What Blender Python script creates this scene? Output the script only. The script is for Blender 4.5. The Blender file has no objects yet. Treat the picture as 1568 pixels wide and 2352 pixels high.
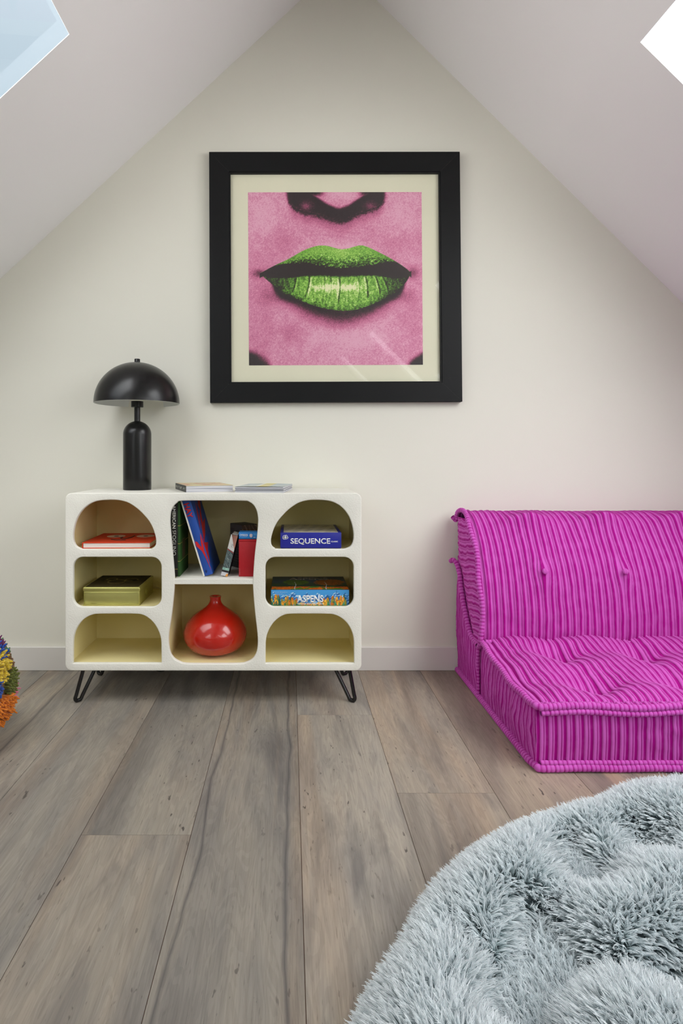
import bpy, bmesh, math, random
import numpy as np
from mathutils import Vector, Matrix, Euler
random.seed(7)
RNG = np.random.default_rng(7)
SC = bpy.context.scene
COL = SC.collection

# ------------------------------------------------------------------ camera
# 1568 x 2352 frame; focal 1370 px; principal point (665, 1052); wall plane y = 0
CAMY, EYE, FPX = -2.595, 0.92, 1370.0
cd = bpy.data.cameras.new('camera'); cam = bpy.data.objects.new('camera', cd); COL.objects.link(cam)
cam.location = (0, CAMY, EYE); cam.rotation_euler = (math.pi / 2, 0, 0)
cd.sensor_fit = 'VERTICAL'; cd.sensor_height = 36.0; cd.lens = FPX / 2352 * 36.0
cd.shift_x = (784 - 665) / 2352.0; cd.shift_y = -(1176 - 1052) / 2352.0
cd.clip_start = 0.02
SC.camera = cam
# ------------------------------------------------------------------ colour management
SC.view_settings.view_transform = 'Standard'; SC.view_settings.look = 'None'
SC.view_settings.gamma = 1; SC.view_settings.use_curve_mapping = False
SC.view_settings.exposure = 0.0
SC.cycles.use_denoising = True
SC.cycles.use_adaptive_sampling = True; SC.cycles.adaptive_threshold = 0.06; SC.cycles.adaptive_min_samples = 24
SC.cycles.max_bounces = 10; SC.cycles.diffuse_bounces = 6; SC.cycles.transparent_max_bounces = 16
SC.cycles.sample_clamp_indirect = 10
# ------------------------------------------------------------------ sky: thin bright overcast, blue to the left, sun glow high on the right
SKY_BASE = (0.60, 0.75, 0.86); GLOW = 7.3; GROUND_FILL = (7.4, 7.4, 7.3); GLOW_DIR = Vector((0.36, -0.55, 0.75)).normalized(); SKY_K = 0.85
w = bpy.data.worlds.new('sky'); SC.world = w; w.use_nodes = True
nt = w.node_tree; nt.nodes.clear()
n_out = nt.nodes.new('ShaderNodeOutputWorld'); n_bg = nt.nodes.new('ShaderNodeBackground')
n_tc = nt.nodes.new('ShaderNodeTexCoord'); n_dot = nt.nodes.new('ShaderNodeVectorMath'); n_dot.operation = 'DOT_PRODUCT'
n_dot.inputs[1].default_value = GLOW_DIR
n_mr = nt.nodes.new('ShaderNodeMapRange'); n_mr.inputs[1].default_value = -0.30; n_mr.inputs[2].default_value = 1.0
n_pw = nt.nodes.new('ShaderNodeMath'); n_pw.operation = 'POWER'; n_pw.inputs[1].default_value = 2.2
n_mx = nt.nodes.new('ShaderNodeMixRGB'); n_mx.inputs[1].default_value = (*[c * SKY_K for c in SKY_BASE], 1)
n_mx.inputs[2].default_value = (GLOW * 0.98, GLOW * 0.99, GLOW, 1)
nt.links.new(n_tc.outputs['Generated'], n_dot.inputs[0]); nt.links.new(n_dot.outputs['Value'], n_mr.inputs[0])
nt.links.new(n_mr.outputs[0], n_pw.inputs[0]); nt.links.new(n_pw.outputs[0], n_mx.inputs[0])
n_sp = nt.nodes.new('ShaderNodeSeparateXYZ'); n_gr = nt.nodes.new('ShaderNodeMapRange'); n_gr.inputs[1].default_value = 0.02; n_gr.inputs[2].default_value = -0.06
n_m2 = nt.nodes.new('ShaderNodeMixRGB'); n_m2.inputs[2].default_value = (*GROUND_FILL, 1)      # unseen bright ground, added below the horizon to light ceiling and upper wall
nt.links.new(n_tc.outputs['Generated'], n_sp.inputs[0]); nt.links.new(n_sp.outputs[2], n_gr.inputs[0]); nt.links.new(n_gr.outputs[0], n_m2.inputs[0])
nt.links.new(n_mx.outputs[0], n_m2.inputs[1]); nt.links.new(n_m2.outputs[0], n_bg.inputs[0]); nt.links.new(n_bg.outputs[0], n_out.inputs[0])
w.cycles.sampling_method = 'MANUAL'; w.cycles.sample_map_resolution = 512

# ------------------------------------------------------------------ helpers
def lin(c):
    return tuple(((v / 255) / 12.92 if v / 255 <= 0.04045 else ((v / 255 + 0.055) / 1.055) ** 2.4) for v in c)

def new_mat(name):
    m = bpy.data.materials.new(name); m.use_nodes = True
    return m, m.node_tree, m.node_tree.nodes['Principled BSDF']

def mat(name, rgb, rough=0.5, metal=0.0, bump=None, sheen=0.0, spec=None, coat=0.0, vary=None, srgb=True):
    """bump = (scale, strength, distance); vary = (scale, amount)"""
    m, t, b = new_mat(name)
    c = lin(rgb) if srgb else rgb
    b.inputs['Base Color'].default_value = (*c, 1)
    b.inputs['Roughness'].default_value = rough; b.inputs['Metallic'].default_value = metal
    if spec is not None: b.inputs['Specular IOR Level'].default_value = spec
    if sheen: b.inputs['Sheen Weight'].default_value = sheen
    if coat: b.inputs['Coat Weight'].default_value = coat; b.inputs['Coat Roughness'].default_value = 0.05
    tc = t.nodes.new('ShaderNodeTexCoord')
    if bump:
        n = t.nodes.new('ShaderNodeTexNoise'); n.inputs['Scale'].default_value = bump[0]; n.inputs['Detail'].default_value = 4
        bp = t.nodes.new('ShaderNodeBump'); bp.inputs['Strength'].default_value = bump[1]; bp.inputs['Distance'].default_value = bump[2]
        t.links.new(tc.outputs['Object'], n.inputs['Vector']); t.links.new(n.outputs['Fac'], bp.inputs['Height'])
        t.links.new(bp.outputs[0], b.inputs['Normal'])
    v = vary or (3.0, 0.06)
    n = t.nodes.new('ShaderNodeTexNoise'); n.inputs['Scale'].default_value = v[0]; n.inputs['Detail'].default_value = 5
    mr = t.nodes.new('ShaderNodeMapRange'); mr.inputs[3].default_value = 1 - v[1]; mr.inputs[4].default_value = 1 + v[1]
    hs = t.nodes.new('ShaderNodeHueSaturation'); hs.inputs['Color'].default_value = (*c, 1)
    t.links.new(tc.outputs['Object'], n.inputs['Vector']); t.links.new(n.outputs['Fac'], mr.inputs[0])
    t.links.new(mr.outputs[0], hs.inputs['Value']); t.links.new(hs.outputs[0], b.inputs['Base Color'])
    return m

def attr_mat(name, rough=0.5, attr='Col', sheen=0.0, spec=0.5, coat=0.0):
    m, t, b = new_mat(name)
    a = t.nodes.new('ShaderNodeVertexColor'); a.layer_name = attr
    t.links.new(a.outputs['Color'], b.inputs['Base Color'])
    b.inputs['Roughness'].default_value = rough; b.inputs['Specular IOR Level'].default_value = spec
    b.inputs['Sheen Weight'].default_value = sheen; b.inputs['Coat Weight'].default_value = coat
    return m

def link(o, parent=None, m=None):
    COL.objects.link(o)
    if parent is not None: o.parent = parent
    if m is not None and o.data is not None: o.data.materials.append(m)
    return o

def thing(name, label, cat, loc=(0, 0, 0), rot=(0, 0, 0), group=None):
    o = bpy.data.objects.new(name, None); o.empty_display_size = 0.05; COL.objects.link(o)
    o.location = loc; o.rotation_euler = rot; o['label'] = label; o['category'] = cat
    if group: o['group'] = group
    return o

def tag(o, label, cat, group=None):
    o['label'] = label; o['category'] = cat
    if group: o['group'] = group
    return o

def bm_obj(name, bm, m, parent=None, smooth=False, angle=None):
    me = bpy.data.meshes.new(name); bm.normal_update(); bm.to_mesh(me); bm.free()
    o = link(bpy.data.objects.new(name, me), parent, m)
    if smooth: me.shade_smooth()
    if angle is not None: me.shade_smooth(); me.set_sharp_from_angle(angle=math.radians(angle))
    return o

def add_box(bm, x0, x1, y0, y1, z0, z1, bevel=0.0, seg=2):
    r = bmesh.ops.create_cube(bm, size=1.0)
    vs = r['verts']
    for v in vs:
        v.co = Vector(((x0 + x1) / 2 + v.co.x * (x1 - x0), (y0 + y1) / 2 + v.co.y * (y1 - y0), (z0 + z1) / 2 + v.co.z * (z1 - z0)))
    if bevel:
        es = list({e for v in vs for e in v.link_edges})
        bmesh.ops.bevel(bm, geom=es, offset=bevel, segments=seg, profile=0.5, affect='EDGES', clamp_overlap=True)

def box(name, m, parent, x0, x1, y0, y1, z0, z1, bevel=0.0, seg=2):
    bm = bmesh.new(); add_box(bm, x0, x1, y0, y1, z0, z1, bevel, seg)
    return bm_obj(name, bm, m, parent, angle=35 if bevel else None)

def np_mesh(name, V, F, m=None, parent=None, smooth=True, cols=None):
    me = bpy.data.meshes.new(name)
    V = np.asarray(V, dtype=np.float32).reshape(-1, 3); F = np.asarray(F, dtype=np.int32)
    k = F.shape[1]
    me.vertices.add(len(V)); me.vertices.foreach_set('co', V.ravel())
    me.loops.add(F.size); me.loops.foreach_set('vertex_index', F.ravel())
    me.polygons.add(len(F)); me.polygons.foreach_set('loop_start', np.arange(0, F.size, k, dtype=np.int32))
    if cols is not None:
        a = me.color_attributes.new('Col', 'FLOAT_COLOR', 'POINT')
        c = np.ones((len(V), 4), dtype=np.float32); c[:, :3] = np.asarray(cols).reshape(-1, 3)
        a.data.foreach_set('color', c.ravel())
    me.update(calc_edges=True); me.validate()
    if smooth: me.shade_smooth()
    return link(bpy.data.objects.new(name, me), parent, m)

def grid_faces(nu, nv, flip=False):
    i = np.arange(nu - 1)[:, None] * nv + np.arange(nv - 1)[None, :]
    a, b, c, d = i, i + nv, i + nv + 1, i + 1
    F = np.stack([a, b, c, d], -1).reshape(-1, 4)
    return F[:, ::-1] if flip else F

def lathe(name, prof, m, parent, loc=(0, 0, 0), n=64, angle=40):
    P = np.array(prof); th = np.linspace(0, 2 * np.pi, n, endpoint=False)
    V = np.stack([P[:, 0][:, None] * np.cos(th) + loc[0], P[:, 0][:, None] * np.sin(th) + loc[1],
                  P[:, 1][:, None] + 0 * th + loc[2]], -1)
    L = len(P); F = []
    for i in range(L - 1):
        for j in range(n):
            F.append((i * n + j, i * n + (j + 1) % n, (i + 1) * n + (j + 1) % n, (i + 1) * n + j))
    o = np_mesh(name, V, F, m, parent)
    bm = bmesh.new(); bm.from_mesh(o.data); bmesh.ops.remove_doubles(bm, verts=bm.verts, dist=1e-6)
    bmesh.ops.recalc_face_normals(bm, faces=bm.faces); bm.to_mesh(o.data); bm.free()
    o.data.shade_smooth(); o.data.set_sharp_from_angle(angle=math.radians(angle))
    return o

def catmull(pts, k=6, closed=False):
    P = np.array(pts, dtype=float); n = len(P); out = []
    rng = range(n) if closed else range(n - 1)
    for i in rng:
        if closed: p0, p1, p2, p3 = P[(i - 1) % n], P[i], P[(i + 1) % n], P[(i + 2) % n]
        else: p0, p1, p2, p3 = P[max(i - 1, 0)], P[i], P[i + 1], P[min(i + 2, n - 1)]
        for t in np.arange(k) / k:
            out.append(0.5 * ((2 * p1) + (-p0 + p2) * t + (2 * p0 - 5 * p1 + 4 * p2 - p3) * t * t + (-p0 + 3 * p1 - 3 * p2 + p3) * t ** 3))
    if not closed: out.append(P[-1])
    return np.array(out)

def tube_arrays(path, rad, n=10):
    P = np.array(path, dtype=float); L = len(P)
    R = np.broadcast_to(np.asarray(rad, dtype=float), (L,))
    T = np.gradient(P, axis=0); T /= np.linalg.norm(T, axis=1)[:, None] + 1e-12
    ref = np.array([0, 0, 1.0]) if abs(T[0][2]) < 0.9 else np.array([1.0, 0, 0])
    N = np.zeros_like(P); N[0] = np.cross(T[0], ref); N[0] /= np.linalg.norm(N[0])
    for i in range(1, L):
        v = N[i - 1] - T[i] * np.dot(N[i - 1], T[i]); N[i] = v / (np.linalg.norm(v) + 1e-12)
    B = np.cross(T, N); th = np.linspace(0, 2 * np.pi, n, endpoint=False)
    V = P[:, None, :] + R[:, None, None] * (np.cos(th)[None, :, None] * N[:, None, :] + np.sin(th)[None, :, None] * B[:, None, :])
    F = []
    for i in range(L - 1):
        for j in range(n): F.append((i * n + j, i * n + (j + 1) % n, (i + 1) * n + (j + 1) % n, (i + 1) * n + j))
    return V.reshape(-1, 3), np.array(F)

def tube(name, path, rad, m, parent, n=10):
    V, F = tube_arrays(path, rad, n)
    o = np_mesh(name, V, F, m, parent)
    bm = bmesh.new(); bm.from_mesh(o.data); bmesh.ops.holes_fill(bm, edges=bm.edges, sides=0)
    bmesh.ops.recalc_face_normals(bm, faces=bm.faces); bm.to_mesh(o.data); bm.free(); o.data.shade_smooth()
    return o

def curve2d(name, loops, extrude, bevel, m, parent, M):
    """filled outline(s) in local x,y, given thickness, placed by matrix M baked in"""
    cu = bpy.data.curves.new(name, 'CURVE'); cu.dimensions = '2D'; cu.fill_mode = 'BOTH'
    cu.extrude = extrude; cu.bevel_depth = bevel; cu.bevel_resolution = 3
    for lp in loops:
        s = cu.splines.new('POLY'); s.points.add(len(lp) - 1)
        for p, q in zip(s.points, lp): p.co = (q[0], q[1], 0, 1)
        s.use_cyclic_u = True
    tmp = bpy.data.objects.new('tmp', cu); COL.objects.link(tmp)
    dg = bpy.context.evaluated_depsgraph_get(); me = bpy.data.meshes.new_from_object(tmp.evaluated_get(dg))
    bpy.data.objects.remove(tmp); bpy.data.curves.remove(cu)
    me.name = name; me.transform(M); me.materials.clear()
    o = link(bpy.data.objects.new(name, me), parent, m)
    bm = bmesh.new(); bm.from_mesh(me); bmesh.ops.remove_doubles(bm, verts=bm.verts, dist=1e-6)
    bmesh.ops.recalc_face_normals(bm, faces=bm.faces); bm.to_mesh(me); bm.free()
    me.shade_smooth(); me.set_sharp_from_angle(angle=math.radians(35))
    return o

def frame_matrix(O, ex, ey):
    ex = Vector(ex).normalized(); ey = Vector(ey); ey = (ey - ex * ey.dot(ex)).normalized(); ez = ex.cross(ey)
    M = Matrix.Identity(4)
    for i in range(3): M[i][0] = ex[i]; M[i][1] = ey[i]; M[i][2] = ez[i]; M[i][3] = O[i]
    return M

def text(name, body, m, parent, O, ex, ey, wid, hei, bold=0.0, shear=0.0, depth=0.0004):
    """flat lettering fitted into wid x hei, lower left corner at O, reading along ex, up along ey"""
    cu = bpy.data.curves.new(name, 'FONT'); cu.body = body; cu.size = 1; cu.offset = bold; cu.extrude = 0.0; cu.shear = shear
    cu.resolution_u = 4; cu.space_line = 0.8
    tmp = bpy.data.objects.new('tmp', cu); COL.objects.link(tmp)
    dg = bpy.context.evaluated_depsgraph_get(); me = bpy.data.meshes.new_from_object(tmp.evaluated_get(dg))
    bpy.data.objects.remove(tmp); bpy.data.curves.remove(cu)
    n = len(me.vertices); co = np.empty(n * 3, dtype=np.float32); me.vertices.foreach_get('co', co); co = co.reshape(-1, 3)
    lo, hi = co.min(0), co.max(0)
    co[:, 0] = (co[:, 0] - lo[0]) / (hi[0] - lo[0]) * wid; co[:, 1] = (co[:, 1] - lo[1]) / (hi[1] - lo[1]) * hei
    co[:, 2] = 0
    me.vertices.foreach_set('co', co.ravel()); me.materials.clear()
    bm = bmesh.new(); bm.from_mesh(me)
    r = bmesh.ops.extrude_face_region(bm, geom=bm.faces[:])
    for v in [g for g in r['geom'] if isinstance(g, bmesh.types.BMVert)]: v.co.z += depth
    bmesh.ops.recalc_face_normals(bm, faces=bm.faces); bm.to_mesh(me); bm.free()
    me.transform(frame_matrix(O, ex, ey)); me.name = name
    return link(bpy.data.objects.new(name, me), parent, m)

def poly(name, pts, m, parent, O, ex, ey, th=0.0004):
    """thin printed shape: polygon in the plane (ex, ey) at O"""
    bm = bmesh.new(); f = bm.faces.new([bm.verts.new((p[0], p[1], 0)) for p in pts])
    r = bmesh.ops.extrude_face_region(bm, geom=[f])
    for v in [g for g in r['geom'] if isinstance(g, bmesh.types.BMVert)]: v.co.z += th
    bmesh.ops.triangulate(bm, faces=bm.faces[:])
    bmesh.ops.recalc_face_normals(bm, faces=bm.faces); bm.transform(frame_matrix(O, ex, ey))
    return bm_obj(name, bm, m, parent)

def marks(name, m, parent, O, ex, ey, wid, hei, n, seed, th=0.0003):
    """small print that cannot be read in the photograph: a row of short strokes"""
    r = random.Random(seed); M = frame_matrix(O, ex, ey); bm = bmesh.new(); x = 0.0
    while x < wid:
        w_ = wid / n * r.uniform(.35, .8); h0 = hei * r.uniform(0, .35); h1_ = hei * r.uniform(.7, 1.0)
        if r.random() > .15:
            add_box(bm, x, x + w_ * .35, h0, h1_, 0, th); add_box(bm, x, x + w_, (h0 + h1_) / 2, (h0 + h1_) / 2 + hei * .18, 0, th)
        x += wid / n
    bm.transform(M); return bm_obj(name, bm, m, parent)

def vnoise(x, y, seed=0):
    r = np.random.default_rng(seed); G = r.random((256, 256))
    xi = np.floor(x).astype(int); yi = np.floor(y).astype(int); fx = x - xi; fy = y - yi
    fx = fx * fx * (3 - 2 * fx); fy = fy * fy * (3 - 2 * fy)
    a = G[xi % 256, yi % 256]; b = G[(xi + 1) % 256, yi % 256]; c = G[xi % 256, (yi + 1) % 256]; d = G[(xi + 1) % 256, (yi + 1) % 256]
    return (a * (1 - fx) + b * fx) * (1 - fy) + (c * (1 - fx) + d * fx) * fy

def fbm(x, y, seed=0, oct=4):
    s = 0; a = 0.5; t = 0
    for k in range(oct): s = s + a * vnoise(x * 2 ** k, y * 2 ** k, seed + k); t += a; a *= 0.55
    return s / t

def ramp(t, stops):
    xs = [s[0] for s in stops]; C = np.array([lin(s[1]) for s in stops]); t = np.clip(t, 0, 1)
    return np.stack([np.interp(t, xs, C[:, i]) for i in range(3)], -1)

def smooth(a, b, x): t = np.clip((x - a) / (b - a), 0, 1); return t * t * (3 - 2 * t)

def painted(name, nu, nv, O, ex, ey, wid, hei, fn, m, parent, th=0.0006):
    """a print: dense sheet carrying vertex colours; fn(u, v) with v = 0 at the top; O = lower left; has a thin edge"""
    u, v = np.meshgrid(np.linspace(0, 1, nu), np.linspace(0, 1, nv), indexing='ij')
    c = fn(u, v)
    ex = np.array(Vector(ex).normalized()); ey = np.array(Vector(ey).normalized())
    ez = np.cross(ex, ey)
    P = np.array(O)[None, None] + u[..., None] * wid * ex + (1 - v)[..., None] * hei * ey + ez * th
    V = P.reshape(-1, 3); F = grid_faces(nu, nv, flip=True)
    # skirt
    cr = [P[0, 0], P[-1, 0], P[-1, -1], P[0, -1]]; n0 = len(V)
    V = np.vstack([V, cr, [q - ez * th for q in cr]]); cc = np.vstack([c.reshape(-1, 3), np.repeat(c.mean((0, 1))[None], 8, 0)])
    S = [(n0 + i, n0 + 4 + i, n0 + 4 + (i + 1) % 4, n0 + (i + 1) % 4) for i in range(4)]
    return np_mesh(name, V, np.vstack([F, S]), m, parent, smooth=False, cols=cc)

# ------------------------------------------------------------------ materials
M_wall = mat('cream_wall_paint', (0.82, 0.81, 0.72), 0.85, bump=(220, 0.08, 0.002), vary=(0.8, 0.015), srgb=False, spec=0.3)
M_ceil = mat('white_ceiling_paint', (0.86, 0.86, 0.855), 0.9, bump=(220, 0.06, 0.002), vary=(0.8, 0.015), srgb=False, spec=0.2)
M_base = mat('baseboard_paint', (0.77, 0.75, 0.71), 0.5, vary=(2, 0.01), srgb=False)
M_plast = mat('textured_cream_plaster', (0.84, 0.83, 0.75), 0.8, bump=(230, 0.38, 0.003), vary=(4, 0.015), srgb=False, spec=0.3)
M_inner = mat('cabinet_interior_bounce_tint', (0.80, 0.71, 0.36), 0.75, bump=(150, 0.15, 0.003), vary=(4, 0.02), srgb=False, spec=0.3)  # deeper than the cream front: bounce light inside the cubbies put into the colour
M_black = mat('satin_black_metal', (9, 9, 10), 0.28, vary=(5, 0.05), spec=0.5)
M_blackrod = mat('black_steel_rod', (12, 12, 12), 0.22, spec=0.6)
M_white_in = mat('white_shade_lining', (225, 228, 226), 0.5)
M_frame = mat('black_painted_wood', (17, 18, 19), 0.5, spec=0.25, bump=(60, 0.05, 0.002), vary=(12, 0.15))
M_red = mat('glossy_red_glaze', (184, 24, 10), 0.22, coat=0.5, vary=(6, 0.05))
M_dark = mat('dark_subfloor', (96, 66, 48), 0.9)

# ------------------------------------------------------------------ setting
XL, XR, YB = -2.30, 2.35, -7.2
RX, RZ = 0.218, 3.07
zl = lambda x: RZ - 0.928 * (RX - x)
zr = lambda x: RZ - 0.99 * (x - RX)
def struct(o): o['kind'] = 'structure'; return o

def gable(name, y0, y1):
    pts = [(XL - .05, -0.05), (XR + .05, -0.05), (XR + .05, zr(XR + .05)), (RX, RZ), (XL - .05, zl(XL - .05))]
    bm = bmesh.new()
    a = [bm.verts.new((p[0], y0, p[1])) for p in pts]; b = [bm.verts.new((p[0], y1, p[1])) for p in pts]
    bm.faces.new(a); bm.faces.new(b[::-1])
    for i in range(5): bm.faces.new((a[i], b[i], b[(i + 1) % 5], a[(i + 1) % 5]))
    bmesh.ops.recalc_face_normals(bm, faces=bm.faces)
    return struct(bm_obj(name, bm, M_wall))
gable('wall_gable', 0.0, 0.12)
gable('wall_back', YB - 0.12, YB)
struct(box('wall_left', M_wall, None, XL - 0.12, XL, YB, 0, -0.05, zl(XL)))
struct(box('wall_right', M_wall, None, XR, XR + 0.12, YB, 0, -0.05, zr(XR)))
bb = struct(box('baseboard_gable', M_base, None, XL, XR, -0.016, 0.0, 0.0, 0.102, 0.002, 1))
struct(box('baseboard_left', M_base, None, XL, XL + 0.016, YB, -0.016, 0, 0.102, 0.002, 1))
struct(box('baseboard_right', M_base, None, XR - 0.016, XR, YB, -0.016, 0, 0.102, 0.002, 1))

# skylights: (x upper edge, x lower edge, y far, y near)
L_SKY = [(-0.683, -1.62, -0.745, -1.75), (-1.00, -1.95, -3.05, -4.40), (-1.30, -2.05, -5.35, -6.70)]  # rear two are unseen, enlarged for more even light on the wall
R_SKY = [(1.087, 1.99, -0.745, -1.95), (1.52, 2.22, -2.35, -3.75), (0.935, 1.99, -4.20, -4.52), (0.80, 1.99, -6.55, -6.90)]  # second one: low window added out of view for extra light
def roof(name, zf, xin, xout, sky):
    """sloped ceiling with skylight openings cut out of it"""
    sg = 1 if xout > RX else -1
    xs = sorted({RX, xout} | {v for h in sky for v in h[:2]}, key=lambda v: v * sg); ys = sorted({0.0, YB} | {v for h in sky for v in h[2:]}, reverse=True)
    n = Vector((-(zf(1) - zf(0)), 0, 1)).normalized()
    bm = bmesh.new()
    for i in range(len(xs) - 1):
        for j in range(len(ys) - 1):
            cx_, cy_ = (xs[i] + xs[i + 1]) / 2, (ys[j] + ys[j + 1]) / 2
            if any(min(h[0], h[1]) < cx_ < max(h[0], h[1]) and h[3] < cy_ < h[2] for h in sky): continue
            c = [(xs[i], ys[j]), (xs[i + 1], ys[j]), (xs[i + 1], ys[j + 1]), (xs[i], ys[j + 1])]
            bm.faces.new([bm.verts.new((x, y, zf(x))) for x, y in c])
    D = 0.002
    for h in sky:
        c = [(h[0], h[2]), (h[1], h[2]), (h[1], h[3]), (h[0], h[3])]
        lo = [Vector((x, y, zf(x))) for x, y in c]; hi = [p + n * D for p in lo]
        for k in range(4):
            q = (k + 1) % 4; bm.faces.new([bm.verts.new(v) for v in (lo[k], hi[k], hi[q], lo[q])])
    # outer skin of the roof
    c = [(RX, 0.12), (xout * 1.05, 0.12), (xout * 1.05, YB - .12), (RX, YB - .12)]
    bmesh.ops.remove_doubles(bm, verts=bm.verts, dist=1e-5)
    o = struct(bm_obj(name, bm, M_ceil)); return n
M_glassp, gt, gb = new_mat('window_glass')
gt.nodes.remove(gb); go = gt.nodes['Material Output']
g1 = gt.nodes.new('ShaderNodeBsdfTransparent'); g2 = gt.nodes.new('ShaderNodeBsdfGlossy'); g2.inputs['Roughness'].default_value = 0.02
g5 = gt.nodes.new('ShaderNodeLayerWeight'); g5.inputs['Blend'].default_value = 0.5
g6 = gt.nodes.new('ShaderNodeMath'); g6.operation = 'POWER'; g6.inputs[1].default_value = 5.0
g3 = gt.nodes.new('ShaderNodeMath'); g3.operation = 'MULTIPLY_ADD'; g3.inputs[1].default_value = 0.9; g3.inputs[2].default_value = 0.04
gt.links.new(g5.outputs['Facing'], g6.inputs[0]); gt.links.new(g6.outputs[0], g3.inputs[0]); g4 = gt.nodes.new('ShaderNodeMixShader')
gt.links.new(g3.outputs[0], g4.inputs[0]); gt.links.new(g1.outputs[0], g4.inputs[1]); gt.links.new(g2.outputs[0], g4.inputs[2]); gt.links.new(g4.outputs[0], go.inputs[0])
M_wframe = mat('skylight_frame_white', (235, 235, 232), 0.5)
wn = 0
for (nm, zf, xo, sky) in (('ceiling_left', zl, XL, L_SKY), ('ceiling_right', zr, XR, R_SKY)):
    n = roof(nm, zf, RX, xo, sky)
    for (sx0, sx1, y0, y1) in sky:
        sx = (sx0, sx1)
        wn += 1
        A = Vector((sx[0], y0, zf(sx[0]))) + n * 0.029; Bv = Vector((sx[1], y0, zf(sx[1]))) + n * 0.029
        ex = (Bv - A).normalized(); L = (Bv - A).length; ey = Vector((0, -1, 0)); W = y0 - y1
        if ex.cross(ey).dot(n) < 0: A = A + ey * W; ey = -ey
        Mx = frame_matrix(A, ex, ey)
        ring = [[(-.15, -.15), (L + .15, -.15), (L + .15, W + .15), (-.15, W + .15)], [(-.09, -.09), (L + .09, -.09), (L + .09, W + .09), (-.09, W + .09)]]
        fo = curve2d('window_%d' % wn, ring, 0.02, 0.0, M_wframe, None, Mx); struct(fo)
        bm = bmesh.new(); bm.faces.new([bm.verts.new(Mx @ Vector(p)) for p in ((-.10, -.10, .0), (L + .10, -.10, .0), (L + .10, W + .10, .0), (-.10, W + .10, .0))])
        bm_obj('window_pane', bm, M_glassp, fo)
        ld = bpy.data.lights.new('skylight_portal', 'AREA'); ld.shape = 'RECTANGLE'; ld.size = L - .02; ld.size_y = W - .02
        ld.cycles.is_portal = True
        lo = bpy.data.objects.new('skylight_portal', ld); COL.objects.link(lo)
        lo.matrix_world = frame_matrix(A + ex * L / 2 + ey * W / 2 - n * 0.045, ex, ey)

# floor: sub floor + one object per plank
M_plank, t, b = new_mat('weathered_grey_oak')
N = t.nodes.new; Lk = t.links.new
def node(kind, **kw):
    n = N(kind)
    for k, v in kw.items():
        if isinstance(k, str) and hasattr(n, k): setattr(n, k, v)
    return n
tc = node('ShaderNodeTexCoord'); oi = node('ShaderNodeObjectInfo')
off = node('ShaderNodeVectorMath', operation='MULTIPLY_ADD'); 
cmb = node('ShaderNodeCombineXYZ')
rr = node('ShaderNodeMath', operation='MULTIPLY'); rr.inputs[1].default_value = 37.0; Lk(oi.outputs['Random'], rr.inputs[0])
for i in range(3): Lk(rr.outputs[0], cmb.inputs[i])
off = node('ShaderNodeVectorMath', operation='ADD'); Lk(tc.outputs['Object'], off.inputs[0]); Lk(cmb.outputs[0], off.inputs[1])
def noise(scale_vec, sc, detail=5, dist=0.0, rough=0.55):
    mp = node('ShaderNodeVectorMath', operation='MULTIPLY'); mp.inputs[1].default_value = scale_vec; Lk(off.outputs[0], mp.inputs[0])
    n = node('ShaderNodeTexNoise'); n.inputs['Scale'].default_value = sc; n.inputs['Detail'].default_value = detail
    n.inputs['Distortion'].default_value = dist; n.inputs['Roughness'].default_value = rough; Lk(mp.outputs[0], n.inputs['Vector']); return n
def cramp(src, stops):
    r = node('ShaderNodeValToRGB'); e = r.color_ramp.elements
    e[0].position = stops[0][0]; e[0].color = (*stops[0][1], 1); e[1].position = stops[-1][0]; e[1].color = (*stops[-1][1], 1)
    for p, c in stops[1:-1]: x = e.new(p); x.color = (*c, 1)
    Lk(src, r.inputs[0]); return r
def mix(kind, fac, a, bb_):
    m = node('ShaderNodeMixRGB'); m.blend_type = kind
    for k, v in ((0, fac), (1, a), (2, bb_)):
        if isinstance(v, bpy.types.NodeSocket): Lk(v, m.inputs[k])
        elif k == 0: m.inputs[0].default_value = v
        else: m.inputs[k].default_value = (*v, 1)
    return m.outputs[0]
big = noise((4.5, 0.8, 1), 1.3, 4, 0.7)
base = cramp(big.outputs['Fac'], [(0.28, lin((116, 111, 106))), (0.42, lin((136, 131, 124))), (0.54, lin((152, 145, 134))), (0.72, lin((128, 125, 121)))]).outputs[0]
tint = cramp(oi.outputs['Random'], [(0.0, (0.97, 0.98, 1.0)), (0.35, (1.01, 1.0, 0.97)), (0.7, (0.97, 0.98, 0.99)), (1.0, (1.03, 1.0, 0.95))]).outputs[0]
c1 = mix('MULTIPLY', 1.0, base, tint)
tn = node('ShaderNodeAttribute'); tn.attribute_type = 'OBJECT'; tn.attribute_name = 'tone'
tv = node('ShaderNodeVectorMath', operation='SCALE'); Lk(c1, tv.inputs[0]); Lk(tn.outputs['Fac'], tv.inputs['Scale']); c1 = tv.outputs[0]
att = node('ShaderNodeAttribute'); att.attribute_type = 'OBJECT'; att.attribute_name = 'warmth'
c1 = mix('MIX', att.outputs['Fac'], c1, mix('MULTIPLY', 1.0, c1, (1.22, 1.07, 0.94)))
fine = noise((60, 1.6, 1), 5.0, 8, 0.25, 0.72)
c2 = mix('MULTIPLY', 0.8, c1, cramp(fine.outputs['Fac'], [(0.30, (0.72, 0.71, 0.70)), (0.52, (1.0, 1.0, 1.0)), (0.75, (1.12, 1.11, 1.08))]).outputs[0])
rings = noise((7, 0.9, 1), 2.2, 2, 1.4)      # cathedral figure
rw = node('ShaderNodeMath', operation='MULTIPLY'); rw.inputs[1].default_value = 60; Lk(rings.outputs['Fac'], rw.inputs[0])
rs = node('ShaderNodeMath', operation='SINE'); Lk(rw.outputs[0], rs.inputs[0])
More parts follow.
